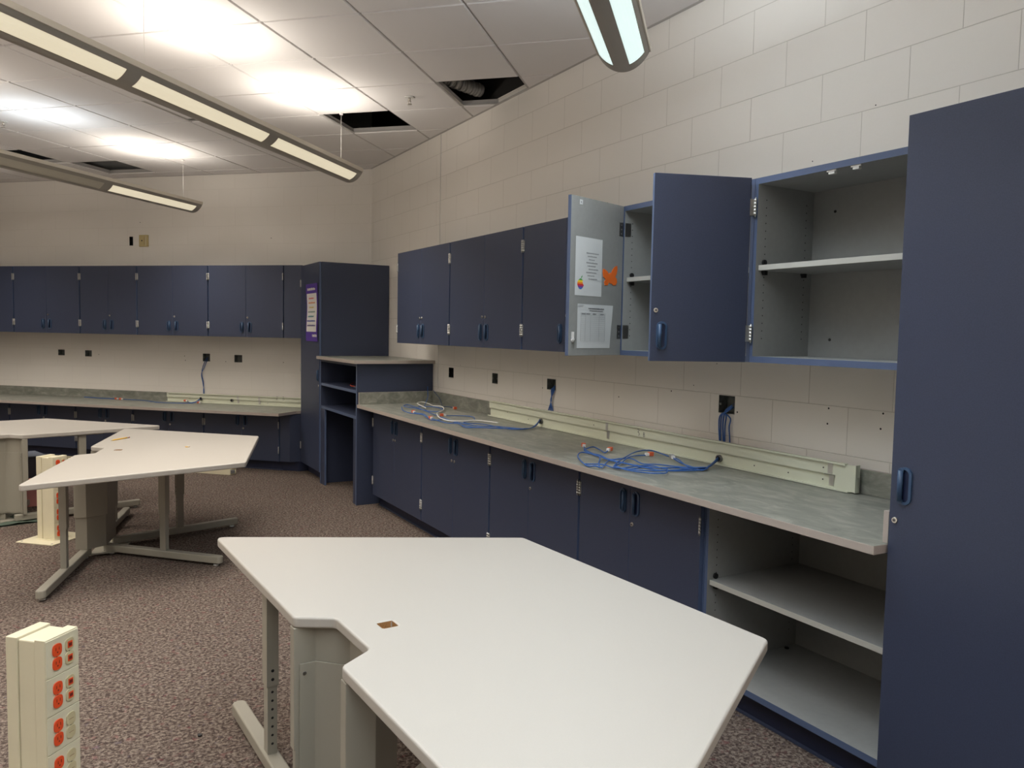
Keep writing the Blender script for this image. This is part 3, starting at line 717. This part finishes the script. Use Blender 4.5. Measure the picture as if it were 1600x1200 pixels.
mb = MB(); mb.box((0, -.012, 0), (.125, -.0005, .135), 'almond'); mb.build('plate', e, bevel=.004)
mb = MB(); mb.box((.012, -.016, .02), (.075, -.012, .115), 'almond'); mb.box((.036, -.0175, .062), (.050, -.016, .076), 'black'); mb.box((.085, -.014, .01), (.10, -.012, .12), 'ivory'); mb.build('plate_cover', e, bevel=.001)
tag(e, 'almond coloured switch plate high on the angled wall', 'wall plate')

# ================================================================ CABLES
R2 = {
'a': [(-0.012, 2.879), (-0.174, 2.781), (-0.26, 2.74), (-0.294, 2.802), (-0.193, 2.99), (-0.151, 3.117), (-0.119, 3.237), (-0.149, 3.27), (-0.248, 3.252), (-0.397, 3.148), (-0.521, 3.045), (-0.582, 2.99), (-0.608, 2.907), (-0.526, 2.902), (-0.447, 2.884), (-0.43, 2.83), (-0.454, 2.765), (-0.504, 2.714), (-0.548, 2.705), (-0.57, 2.772), (-0.616, 2.865), (-0.618, 2.942)],
'b': [(-0.012, 2.878), (-0.19, 2.772), (-0.266, 2.734), (-0.445, 2.775), (-0.508, 2.848), (-0.517, 2.994), (-0.512, 3.126), (-0.491, 3.26), (-0.421, 3.463), (-0.375, 3.548)],
'c': [(-0.012, 2.865), (-0.179, 2.783), (-0.255, 2.745), (-0.321, 2.845), (-0.395, 2.909), (-0.431, 2.973), (-0.398, 3.113), (-0.492, 3.152), (-0.481, 3.256), (-0.475, 3.367), (-0.511, 3.382), (-0.586, 3.3), (-0.665, 3.157), (-0.695, 3.078), (-0.70, 3.052), (-0.705, 3.01), (-0.70, 2.989), (-0.69, 2.96), (-0.67, 2.972), (-0.564, 3.08), (-0.526, 3.115)],
'd': [(-0.012, 2.884), (-0.196, 2.765), (-0.27, 2.729), (-0.314, 2.779), (-0.377, 2.854), (-0.503, 2.892), (-0.572, 2.891), (-0.618, 2.942), (-0.638, 3.014), (-0.675, 3.065), (-0.70, 3.075), (-0.706, 3.035), (-0.70, 2.985), (-0.68, 2.980), (-0.639, 3.046), (-0.558, 3.146), (-0.511, 3.214)],
'e': [(-0.012, 2.89), (-0.175, 2.788), (-0.249, 2.751), (-0.303, 2.806), (-0.453, 2.84), (-0.469, 2.974), (-0.497, 3.085), (-0.491, 3.26), (-0.433, 3.46), (-0.388, 3.499), (-0.333, 3.518), (-0.329, 3.466), (-0.37, 3.362), (-0.336, 3.38)],
'f': [(-0.012, 2.869), (-0.183, 2.779), (-0.254, 2.753), (-0.255, 2.881), (-0.19, 3.024)],
'g': [(-0.012, 2.875), (-0.189, 2.775), (-0.262, 2.747), (-0.494, 2.791), (-0.63, 2.926), (-0.517, 3.027), (-0.398, 3.13), (-0.282, 3.209), (-0.219, 3.202)]}
R1 = {
'a': [(-0.012, 4.56), (-0.153, 4.453), (-0.269, 4.377), (-0.346, 4.407), (-0.479, 4.487), (-0.556, 4.637), (-0.543, 4.822), (-0.53, 5.019), (-0.613, 5.084), (-0.607, 5.189), (-0.545, 5.431), (-0.597, 5.529), (-0.561, 5.767), (-0.458, 6.049)],
'b': [(-0.012, 4.555), (-0.168, 4.428), (-0.283, 4.354), (-0.365, 4.414), (-0.39, 4.732), (-0.503, 4.807), (-0.365, 4.923), (-0.274, 5.105), (-0.268, 5.255), (-0.407, 5.304)],
'c': [(-0.012, 4.565), (-0.137, 4.478), (-0.255, 4.401), (-0.361, 4.563), (-0.465, 4.664), (-0.516, 4.979), (-0.433, 5.553), (-0.397, 5.843), (-0.341, 6.204), (-0.426, 6.085), (-0.443, 5.95), (-0.422, 5.807), (-0.393, 5.623), (-0.341, 5.563), (-0.233, 5.742), (-0.243, 5.883), (-0.329, 6.006)],
'd': [(-0.012, 4.55), (-0.159, 4.443), (-0.307, 4.38), (-0.396, 4.456), (-0.53, 4.536), (-0.581, 4.616), (-0.556, 4.762), (-0.597, 4.874), (-0.586, 5.145)],
'w': [(-0.319, 4.641), (-0.39, 4.811), (-0.457, 4.836), (-0.557, 4.893), (-0.558, 5.064), (-0.465, 5.325), (-0.35, 5.524), (-0.256, 5.662), (-0.201, 5.822), (-0.225, 5.923), (-0.173, 6.149), (-0.186, 6.255), (-0.265, 6.18), (-0.359, 5.785)],
'k': [(-0.25, 5.704), (-0.152, 5.899), (-0.095, 5.88), (-0.099, 5.806)],
'h': [(-0.6, 5.187), (-0.523, 5.424), (-0.553, 5.474), (-0.538, 5.59)]}
def plug(parent, p, ang, grey=False):
    mb = MB(); mb.box((-.006, -.008, -.007), (.016, .008, .008), 'plug_clear'); mb.box((.014, -.011, -.008), (.040, .011, .012), 'plug_grey' if grey else 'plug_orange')
    o = mb.build('plug', parent, bevel=.0015, loc=p, rz=ang); o['label'] = 'grey plug end' if grey else 'orange plug end'
    return o
ZT = .8785
def cable(pts, hole_z, label, group, m='cable_blue', r=.0032, start=None, has_plug=True, grey=False, lift=0, zt=ZT):
    rnd = random.Random(len(pts)*7+int(abs(pts[-1][0])*1000)); P = []
    if start: P += [Vector(start)]
    for i, (x, y) in enumerate(pts):
        if start and i == 0: continue
        P.append(Vector((x, y, zt+lift+rnd.uniform(0, .010))))
    o = tube('network_cable', P, r, m, smooth=7)
    if has_plug:
        d = P[-1]-P[-2]; plug(o, P[-1]+Vector((0, 0, .004)), math.atan2(d.y, d.x), grey)
    return tag(o, label, 'cable', group)
g2 = 'blue network cables in the nearer tangle on the long counter'
l2 = {'a': 'blue cable making the high arch and the wide front loop of the nearer tangle', 'b': 'blue cable of the nearer tangle ending upright in the orange plug furthest left',
      'c': 'blue cable of the nearer tangle curling round its far left side', 'd': 'blue cable forming the flat loop at the counter edge in the nearer tangle',
      'e': 'blue cable of the nearer tangle ending in the second orange plug from the left', 'f': 'short blue cable with grey plug right by the bushing of the raceway', 'g': 'blue cable ending in the middle orange plug against the raceway'}
for k, pts in R2.items():
    rnd = random.Random(k)
    st = (-.058, 2.847+rnd.uniform(-.006, .006), .8745+.030+rnd.uniform(-.006, .006))
    cable(pts, 0, l2[k], g2, start=st, has_plug=k not in 'acd', grey=k == 'f', lift={'a': .004, 'c': .002}.get(k, 0))
l1 = {'a': 'blue cable running furthest back from the raceway in the far tangle', 'b': 'blue cable of the far tangle making the oval loop on its right', 'c': 'blue cable winding twice round the far left of the far tangle',
      'd': 'blue cable of the far tangle running along its front to an orange plug', 'h': 'short loose blue cable end in the far tangle with an orange plug'}
for k, pts in R1.items():
    rnd = random.Random(k+'1')
    if k == 'w': cable(pts, 0, 'white cable looping through the far cable tangle', None, m='cable_white', r=.0042, has_plug=False, lift=.010)
    elif k == 'k': cable(pts, 0, 'dark blue cable with an orange plug near the backsplash at the far end', None, m='cable_dark')
    elif k == 'h': cable(pts, 0, l1[k], 'blue network cables in the far tangle on the long counter')
    else: cable(pts, 0, l1[k], 'blue network cables in the far tangle on the long counter', start=(-.060, 4.527+rnd.uniform(-.006, .006), .8745+.040+rnd.uniform(-.006, .006)), has_plug=k in 'bd', lift=.001)
o = tube('network_cable', [(-.30, 5.95, .883), (-.20, 6.15, .90), (-.10, 6.34, .93), (-.075, 6.40, .97), (-.085, 6.38, 1.02)], .0032, 'cable_blue', smooth=8); tag(o, 'blue cable end standing upright in front of the desk unit side panel', 'cable')
o = tube('network_cable', [(-.16, 5.90, .884), (-.10, 6.05, .90), (-.055, 6.2, .935), (-.04, 6.3, .96), (-.038, 6.36, .985)], .003, 'cable_dark', smooth=8); tag(o, 'dark cable slanting up the backsplash corner beside the standing blue one', 'cable')
def drop(pts, label, group, m='cable_blue'):
    o = tube('network_cable', pts, .0036, m, smooth=8); return tag(o, label, 'cable', group)
for k in range(4):
    y = 4.47-k*.013
    drop([(.045, 4.47, 1.17-.004*k), (.0, 4.445+.006*k, 1.155-.005*k), (-.014, 4.43+.012*k-.004, 1.125), (-.013, y+.01*k, 1.06), (-.010, 4.445+.018*k, .985), (-.008, 4.45+.018*k, .93)],
         'blue cable dropping from the electrical box behind the left half of the raceway', 'blue cables dropping from the farther right-wall box')
for k in range(5):
    yo = [2.865, 2.88, 2.892, 2.85, 2.822][k]
    drop([(.04, 2.835, 1.165+.003*k), (0, 2.822, 1.155+.004*k), (-.012, 2.835+.006*k, 1.142-.002*k), (-.014, yo-.004, 1.120-.004*k), (-.012, yo+.004, 1.06), (-.010, yo-.002+.006*(k % 2), .985), (-.008, yo, .93)],
         'blue cable bending out of the large electrical box and down behind the raceway', 'blue cables dropping from the nearer right-wall box')
def L3(s, d, z): return tuple(LP(s, d, z))
drop([L3(2.03, -.03, 1.16), L3(2.035, .004, 1.14), L3(2.075, .014, 1.04), L3(2.085, .012, .96), L3(2.065, .012, .87), L3(2.067, .012, .76), L3(2.067, .012, .70)], 'blue cable hanging down the angled wall, its bend to the left', 'blue cables hanging on the angled wall')
drop([L3(2.05, -.03, 1.15), L3(2.02, .004, 1.13), L3(2.05, .016, 1.05), L3(2.09, .014, .97), L3(2.072, .014, .87), L3(2.055, .014, .76), L3(2.060, .014, .70)], 'blue cable hanging down the angled wall, crossing the other one', 'blue cables hanging on the angled wall')
zl = .6475
for j, (lb, q) in enumerate((('blue cable stretched along the low counter to two red plugs at its left', [(2.066, .075, .69), (2.075, .13, .655), (2.15, .20, zl), (2.45, .25, zl), (2.60, .20, zl), (2.8, .11, zl), (3.0, .095, zl), (3.15, .10, zl)]),
                             ('blue cable bundle end lying left of the red plugs on the low counter', [(3.16, .10, zl), (3.28, .095, zl+.002), (3.4, .085, zl), (3.55, .06, zl+.001), (3.68, .045, zl)]),
                             ('short blue cable at the raceway bushing on the low counter with two red plugs', [(2.066, .075, .692), (2.10, .11, .66), (2.16, .12, zl), (2.22, .095, .66)]))):
    o = tube('network_cable', [L3(*p) for p in q], .0045 if j == 1 else .0036, 'cable_blue', smooth=7); tag(o, lb, 'cable')
    if j != 1: plug(o, Vector(L3(q[-1][0]+.0, q[-1][1], q[-1][2]+.004)), ANG+PI/2)
    if j != 1: plug(o, Vector(L3(q[-1][0]-.07 if j == 0 else 2.04, q[-1][1]+.01, zl+.004)), ANG+PI/2)

# ================================================================ PAPERS ON THE OPEN DOOR
ANG_D = math.radians(72)
hx, hy = -.002-.354-.0, 3.280-.009
# inside face of the left open door: local frame with x from hinge outwards along the door
def door_frame():
    d = Vector((-math.sin(ANG_D), -math.cos(ANG_D), 0)); rz = math.atan2(d.y, d.x)
    return Vector((hx, hy, 0)), rz, d
dO, dRZ, dD = door_frame()
def on_door(name, r, z):
    """empty on the inside face; local x points back towards the hinge, local -y out of the face"""
    nrm = Vector((math.cos(ANG_D), -math.sin(ANG_D), 0))      # out of the inner face
    p = dO+dD*r+nrm*.0012+Vector((0, 0, z))
    e = empty(name, p, math.atan2(-dD.y, -dD.x)); return e
def sheet(parent, w, h, m='paper', curl=0, name='sheet'):
    mb = MB(); n = 8
    Y = lambda u, v: -curl*max(0, u-.86)*max(0, v-.3)
    for i in range(n):
        for j in range(n):
            u0, u1, v0, v1 = i/n, (i+1)/n, j/n, (j+1)/n
            P = [(u*w-(curl*.9*max(0, u-.7)*max(0, .8-v)), Y(u, v), v*h) for u, v in ((u0, v0), (u1, v0), (u1, v1), (u0, v1))]
            mb.face(P, m, True); mb.face([(p[0], p[1]+.0003, p[2]) for p in reversed(P)], m, True)
    return mb.build(name, parent)
flat = lambda z: 0
e = on_door('printed_page', .395, 1.693)
sheet(e, .215, .282)
for k in range(9):
    mb = MB(); words(mb, .085+.01*(k % 3), .185-.008*((k*2) % 5), .205-k*.0155, .006, 'ink_grey', flat, y_off=-.0009); mb.build('printed_line', e)
# rainbow apple printed in the corner of the page
mb = MB(); cx, cz, R_ = .043, .056, .026; bands = ['c_lb', 'c_lv', 'c_lr', 'c_lo', 'c_ly', 'c_lg']
def half(z):     # outline half widths of the apple at height z (-1..1)
    base = math.sqrt(max(0, 1-z*z))
    l = base*(1.0 if z > -.2 else 1.0-.25*(-z-.2)); r = l
    if -.15 < z < .65: r = l-.32*math.sqrt(max(0, 1-((z-.25)/.4)**2))
    if z > .72: l *= .8; r *= .8
    return l, r
ns = 36
for k in range(ns):
    z0, z1 = -1+2*k/ns, -1+2*(k+1)/ns; l0, r0 = half(z0); l1_, r1_ = half(z1); m = 'c_'+bands[min(5, k*6//ns)][2:]
    mb.face([(cx-l0*R_*1.0, -.0009, cz+z0*R_), (cx+r0*R_*1.0, -.0009, cz+z0*R_), (cx+r1_*R_*1.0, -.0009, cz+z1*R_), (cx-l1_*R_*1.0, -.0009, cz+z1*R_)], m)
mb.face([(cx+.002, -.0009, cz+.027), (cx+.004, -.0009, cz+.034), (cx+.012, -.0009, cz+.042), (cx+.013, -.0009, cz+.036), (cx+.008, -.0009, cz+.029)], 'c_lg')
mb.build('printed_emblem', e)
tag(e, 'white printed page with a striped rainbow apple emblem taped inside the open cabinet door', 'paper')
e = on_door('printed_page', .370, 1.438)
sheet(e, .285, .215, curl=.06); mb = MB()
words(mb, .085, .215, .192, .006, 'ink', flat, y_off=-.0012); words(mb, .095, .205, .182, .004, 'ink', flat, y_off=-.0012); words(mb, .004, .05, .207, .003, 'ink_grey', flat, y_off=-.0012); words(mb, .004, .04, .201, .003, 'ink_grey', flat, y_off=-.0012)
for k in range(15): mb.box((.025, -.0013, .035+k*.0098), (.225, -.0009, .0356+k*.0098), 'ink_grey')
for x in (.025, .062, .105, .175, .225): mb.box((x, -.0013, .035), (x+.0007, -.0009, .172), 'ink_grey')
for x in (.032, .07, .12, .185): words(mb, x, x+.03, .166, .004, 'ink', flat, y_off=-.0012)
mb.build('printed_table', e)
tag(e, 'white sheet with a ruled table, corner curling, taped low inside the open cabinet door', 'paper')
# butterfly cut-out
e = on_door('butterfly_cutout', .110, 1.803)
out = [(-.006,-.030),(-.020,-.048),(-.042,-.050),(-.048,-.034),(-.036,-.020),(-.056,-.008),(-.062,.012),(-.060,.030),(-.046,.030),(-.024,.020),(-.008,.006),(-.003,.016),(.003,.016),(.006,.008),(.020,.030),(.040,.048),(.060,.054),(.062,.036),(.056,.012),(.044,-.002),(.058,-.012),(.062,-.030),(.050,-.044),(.030,-.046),(.012,-.036),(.004,-.040)]
mb = MB(); mb.prism(out, 0, .003, 'butterfly'); o = mb.build('paper_butterfly', e); o.rotation_euler = (PI/2, 0, 0); o.location = (.0, .0015, 0)
tag(e, 'orange paper butterfly stuck inside the open cabinet door beside the pages', 'paper cut-out')
e = on_door('sticker', .372, 2.126)
mb = MB(); mb.box((0, -.0006, 0), (.024, 0, .024), 'paper'); mb.box((.009, -.0009, .009), (.014, -.0006, .015), 'ink'); mb.build('sticker_sheet', e)
tag(e, 'tiny white sticker in the top corner inside the open cabinet door', 'sticker')

# ================================================================ DESKS
ZTOP = .675
def rounded(poly, r, n=5):
    out = []; N = len(poly)
    for i in range(N):
        p = Vector(poly[i]); a = (Vector(poly[i-1])-p).normalized(); b = (Vector(poly[(i+1) % N])-p).normalized()
        ang = a.angle(b); t = min(r/math.tan(ang/2), (Vector(poly[i-1])-p).length*.45, (Vector(poly[(i+1) % N])-p).length*.45)
        P0 = p+a*t; P2 = p+b*t
        for k in range(n+1):
            u = k/n; out.append(P0*(1-u)**2+p*2*u*(1-u)+P2*u*u)
    return out
def make_desk():
    root = empty('trapezoid_desk', (0, 0, 0))
    a, b = 1.2313, 1.2146; h = math.sqrt(a*a-(b-a/2)**2); nw, nd, ni = .1914, .1021, .1272
    poly = [(b, 0), (a/2, h), (-a/2, h), (-b, 0), (-nw, 0), (-ni, nd), (ni, nd), (nw, 0)]
    R = rounded(poly, .030)
    cu = bpy.data.curves.new('tabletop', 'CURVE'); cu.dimensions = '2D'; cu.fill_mode = 'BOTH'; T = .033; bv = .007
    cu.extrude = T/2-bv; cu.bevel_depth = bv; cu.bevel_resolution = 3; cu.offset = -bv
    def spl(pts):
        s = cu.splines.new('POLY'); s.points.add(len(pts)-1); s.use_cyclic_u = True
        for q, p in zip(s.points, pts): q.co = (p[0], p[1], 0, 1)
    spl(R); hx0, hx1, hy0, hy1 = -.032, .014, .190, .236
    spl(rounded([(hx0, hy0), (hx0, hy1), (hx1, hy1), (hx1, hy0)], .006, 3))
    tmp = bpy.data.objects.new('tmp', cu); COL.objects.link(tmp); dg = bpy.context.evaluated_depsgraph_get()
    me = bpy.data.meshes.new_from_object(tmp.evaluated_get(dg)); bpy.data.objects.remove(tmp)
    me.materials.clear(); me.materials.append(MATS['table_top']); me.name = 'tabletop'
    for p in me.polygons: p.use_smooth = False
    tt = bpy.data.objects.new('tabletop', me); COL.objects.link(tt); tt.parent = root; tt.location = (0, 0, ZTOP-T/2)
    mb = MB(); g = .0005; x0, x1, y0, y1 = hx0+.0005, hx1-.0005, hy0+.0005, hy1-.0005; zt, zb = ZTOP-.0015, ZTOP-.026
    mb.face([(x0, y0, zb), (x1, y0, zb), (x1, y1, zb), (x0, y1, zb)], 'particleboard')
    for A, B in (((x0, y0), (x1, y0)), ((x1, y0), (x1, y1)), ((x1, y1), (x0, y1)), ((x0, y1), (x0, y0))):
        mb.face([(*B, zb), (*A, zb), (*A, zt), (*B, zt)], 'particleboard')
    o = mb.build('cable_hole', root); o['label'] = 'rectangular cable hole with bare brown board'
    # central column: upper shroud and lower shroud, C-shaped round the notch
    def cplan(k): # k shrinks
        return [(.190, k*.3), (.190, .065), (.110, .140), (-.110, .140), (-.190, .065), (-.190, k*.3), (-.225+k, k*.3), (-.237+k, .075), (-.140+k*.5, .178-k), (.140-k*.5, .178-k), (.237-k, .075), (.225-k, k*.3)]
    mb = MB(); mb.prism(cplan(0), .275, ZTOP-.034, 'putty'); mb.build('column_shroud', root, bevel=.002)
    mb = MB(); mb.prism(cplan(.012), .065, .285, 'putty'); mb.build('column_base', root, bevel=.002)
    # inner removable cover panel in the notch
    mb = MB(); q = [(.1885, .016), (.1885, .064), (.109, .1385), (-.109, .1385), (-.1885, .064), (-.1885, .016), (-.1845, .016), (-.1845, .062), (-.107, .1345), (.107, .1345), (.1845, .062), (.1845, .016)]
    mb.prism(q, .075, .534, 'putty')
    for sx in (-1, 1): mb.cyl((sx*.1845, .030, .505), (sx*.1825, .030, .505), .006, 'dark_steel', n=10)
    mb.build('cover_panel', root, bevel=.001)
    # four feet and four telescopic legs
    feet = [((.14, .055), (1.045, .045), .52), ((-.14, .055), (-1.045, .045), .52), ((.075, .15), (.530, .925), .515), ((-.075, .15), (-.530, .925), .515)]
    for (p, q, f) in feet:
        p = Vector(p); q = Vector(q); d = (q-p); L = d.length; d.normalize(); rz = math.atan2(d.y, d.x); W = .026
        pl = [(0, -W), (L-.02, -W), (L-.006, -W*.7), (L, 0), (L-.006, W*.7), (L-.02, W), (0, W)]
        mb = MB(); mb.prism(pl, .018, .064, 'putty'); ft = mb.build('foot', root, bevel=.006, loc=(p.x, p.y, 0), rz=rz, seg=3)
        mb = MB(); mb.cyl((L-.045, 0, .002), (L-.045, 0, .010), .017, 'glide', n=16); mb.cyl((L-.045, 0, .010), (L-.045, 0, .019), .006, 'steel', n=8); mb.build('glide', ft)
        mb = MB(); mb.cyl((.05, 0, .002), (.05, 0, .010), .017, 'glide', n=16); mb.cyl((.05, 0, .010), (.05, 0, .019), .006, 'steel', n=8); mb.build('glide', ft)
        x = f*L
        mb = MB(); mb.box((x-.026, -.020, .30), (x+.026, .020, ZTOP-.034), 'putty')
        for zz in (.325, .355): mb.cyl((x-.0262, 0, zz), (x-.0266, 0, zz), .0055, 'black', n=10)
        lg = mb.build('leg', root, bevel=.002, loc=(p.x, p.y, 0), rz=rz)
        mb = MB(); mb.box((x-.022, -.016, .062), (x+.022, .016, .305), 'putty')
        for k in range(7):
            mb.cyl((x-.0222, 0, .10+k*.03), (x-.0226, 0, .10+k*.03), .0045, 'black', n=10)
        mb.build('leg_insert', lg, bevel=.002)
        mb = MB(); mb.box((x-.15, -.018, ZTOP-.040), (x+.15, .018, ZTOP-.0335), 'putty'); mb.build('support_bracket', root, loc=(p.x, p.y, 0), rz=rz)
    mb = MB(); mb.prism([(-.17, .07), (.17, .07), (.12, .26), (-.12, .26)], .012, .020, 'putty'); mb.build('gusset_plate', root)
    return root
proto = make_desk()
desks = [((-2.2871, 2.0461), -1.5174, 'large off-white notched desk in the near foreground, its right corner by the doorless base cabinet'),
         ((-2.770, 5.895), -1.8378, 'middle off-white notched desk with a pencil on it, standing beyond the near desk'),
         ((-3.335, 6.852), .2564, 'furthest off-white notched desk cut by the left edge of the photo')]
for i, ((x, y), r, lb) in enumerate(desks):
    o = proto if i == 0 else copy_tree(proto)
    o.location = (x, y, 0); o.rotation_euler.z = r; tag(o, lb, 'desk', 'off-white trapezoid desks')
def dloc(i, x, y, z):
    (X, Y), r, _ = desks[i]; return Vector((X+x*math.cos(r)-y*math.sin(r), Y+x*math.sin(r)+y*math.cos(r), z))
# pencil
a = dloc(1, -.441, .069, ZTOP+.0052); b = dloc(1, -.604, .158, ZTOP+.0052)
d = (b-a).normalized(); L = .19; e = empty('pencil', a)
mb = MB(); z0 = Vector((0, 0, 0)); mb.cyl(d*.018, d*(L-.025), .0045, 'pencil_yellow', n=6); mb.cyl(z0, d*.018, .0006, 'ivory', n=6, r1=.0045); mb.build('pencil_shaft', e)
mb = MB(); mb.cyl(d*(L-.025), d*(L-.012), .0047, 'steel', n=10); mb.build('ferrule', e); mb = MB(); mb.cyl(d*(L-.012), d*L, .0045, 'pink', n=10); mb.build('eraser', e)
tag(e, 'yellow pencil lying on the middle desk', 'pencil')
p = dloc(1, -.083, .637, ZTOP); mb = MB(); mb.box((-.012, -.010, .0005), (.012, .010, .004), 'pencil_yellow'); mb.box((-.004, -.013, .004), (.010, .004, .007), 'poster_white'); o = mb.build('paper_scrap', loc=p, rz=.6)
tag(o, 'tiny yellow scrap on the middle desk', 'scrap')

# ================================================================ POWER TOWERS
def make_tower():
    root = empty('power_tower', (0, 0, 0)); H = .588; w = .124; T = .142
    # local x along the outlet face, local -y out of the outlet face
    mb = MB(); mb.box((-w/2, .031, .012), (w/2, T/2, H), 'cream'); mb.build('rear_housing', root, bevel=.002)
    mb = MB(); mb.box((-w/2+.004, -.031, .012), (w/2-.004, .0305, H-.006), 'cream'); mb.build('centre_housing', root, bevel=.004)
    mb = MB(); mb.box((-w/2, -T/2+.003, .012), (w/2, -.0315, H), 'cream'); mb.build('front_housing', root, bevel=.0015)
    mb = MB(); mb.box((-.165, -.150, .001), (.165, .150, .007), 'cream'); mb.prism([(-.07, -.085), (.07, -.085), (.07, .08), (-.07, .08)], .007, .012, 'cream')
    for sx in (-1, 1):
        for sy in (-1, 1): mb.cyl((sx*.14, sy*.125, .007), (sx*.14, sy*.125, .0085), .008, 'dark_steel', n=10)
    mb.build('base_plate', root, bevel=.0015)
    y = -T/2+.003
    for k in range(5):
        z1 = H-.004-k*.115; z0 = z1-.1125
        mb = MB(); mb.box((-w/2+.001, y-.003, z0), (w/2-.001, y, z1), 'cream'); pl = mb.build('outlet_plate', root, bevel=.001)
        for r in (0, 1):
            zc = z1-.036-r*.041
            def roundrect(cx, cz, hw, hh, y0, y1, m, mb):
                pts = rounded([(cx-hw, cz-hh), (cx+hw, cz-hh), (cx+hw, cz+hh), (cx-hw, cz+hh)], min(hw, hh)*.85, 5)
                n = len(pts); i = len(mb.v); mb.v += [(p[0], y0, p[1]) for p in pts]+[(p[0], y1, p[1]) for p in pts]; mi = mb.mi(m)
                mb.f.append(tuple(i+n+j for j in range(n))); mb.m.append(mi); mb.sm.append(False)
                for j in range(n): q = (j+1) % n; mb.f.append((i+j, i+q, i+n+q, i+n+j)); mb.m.append(mi); mb.sm.append(True)
            mb = MB(); cx = -w/2+.040; roundrect(cx, zc, .0165, .0185, y-.003, y-.0065, 'outlet_orange', mb)
            for sx in (-1, 1): mb.box((cx+sx*.006-.001, y-.0069, zc-.001), (cx+sx*.006+.001, y-.0064, zc+.008), 'outlet_dark')
            mb.cyl((cx, y-.0064, zc-.007), (cx, y-.0069, zc-.007), .0025, 'outlet_dark', n=8); o = mb.build('power_socket', pl); o['label'] = 'orange power socket'
            mb = MB(); cx = -w/2+.087; roundrect(cx, zc, .0165, .0185, y-.003, y-.006, 'ivory', mb)
            if k < 2: mb.box((cx-.0085, y-.0075, zc-.0095), (cx+.0085, y-.006, zc+.0095), 'outlet_orange'); mb.box((cx-.006, y-.0079, zc-.005), (cx+.006, y-.0074, zc+.005), 'outlet_dark')
            else: mb.box((cx-.009, y-.0064, zc-.0012), (cx+.009, y-.006, zc-.0004), 'outlet_dark')
            o = mb.build('data_socket', pl); o['label'] = 'ivory data jack with a red insert' if k < 2 else 'blank ivory insert'
        mb = MB()
        for cx in (-w/2+.040, -w/2+.087): mb.cyl((cx, y-.003, z1-.0565), (cx, y-.0042, z1-.0565), .0022, 'dark_steel', n=8)
        mb.build('plate_screw', pl)
    return root
tw = make_tower()
TR = math.radians(46.7)     # along the outlet face
tw.location = (-2.932, 2.690, 0); tw.rotation_euler.z = TR; tag(tw, 'cream power tower with orange sockets in the lower left foreground', 'power tower', 'cream power and data towers')
t2 = copy_tree(tw); t2.location = (-2.955, 6.330, 0); tag(t2, 'cream power tower bolted to the floor between the two far desks', 'power tower', 'cream power and data towers')

# ================================================================ THINGS UNDER THE FAR DESK
mb = MB(); mb.box((-.24, -.16, .001), (.24, .16, .34), 'slate'); mb.box((-.25, -.17, .34), (.25, .17, .36), 'slate'); o = mb.build('storage_bin', loc=(-3.30, 8.05, 0), rz=.3, bevel=.006); tag(o, 'slate blue storage bin on the floor under the furthest desk', 'storage bin')
mb = MB(); mb.box((-.13, -.10, .001), (.13, .10, .20), 'pink'); mb.box((-.132, -.102, .17), (.132, .102, .205), 'pink'); o = mb.build('cardboard_box', loc=(-3.10, 7.62, 0), rz=.2, bevel=.003); tag(o, 'dull pink box on the floor under the furthest desk, behind the power tower', 'box')
mb = MB()
for i in range(14):
    for j in range(8):
        P = []
        for a, b in ((i, j), (i+1, j), (i+1, j+1), (i, j+1)): P.append((-.45+.9*a/14, -.25+.5*b/8, .006+.012*abs(math.sin(a*.9+b*.6))))
        mb.face(P, 'green_mat', True)
        mb.face([(p[0], p[1], .001) for p in reversed(P)], 'green_mat')
o = mb.build('green_cloth', loc=(-3.55, 7.05, 0), rz=.2); tag(o, 'dark green cloth crumpled on the carpet below the furthest desk', 'cloth')
mb = MB(); mb.cyl((0, 0, .001), (.0, 0, .006), .008, 'black', n=8); o = mb.build('debris_crumb', loc=(-2.45, 3.0, 0)); tag(o, 'tiny black crumb on the carpet left of the near desk', 'debris')
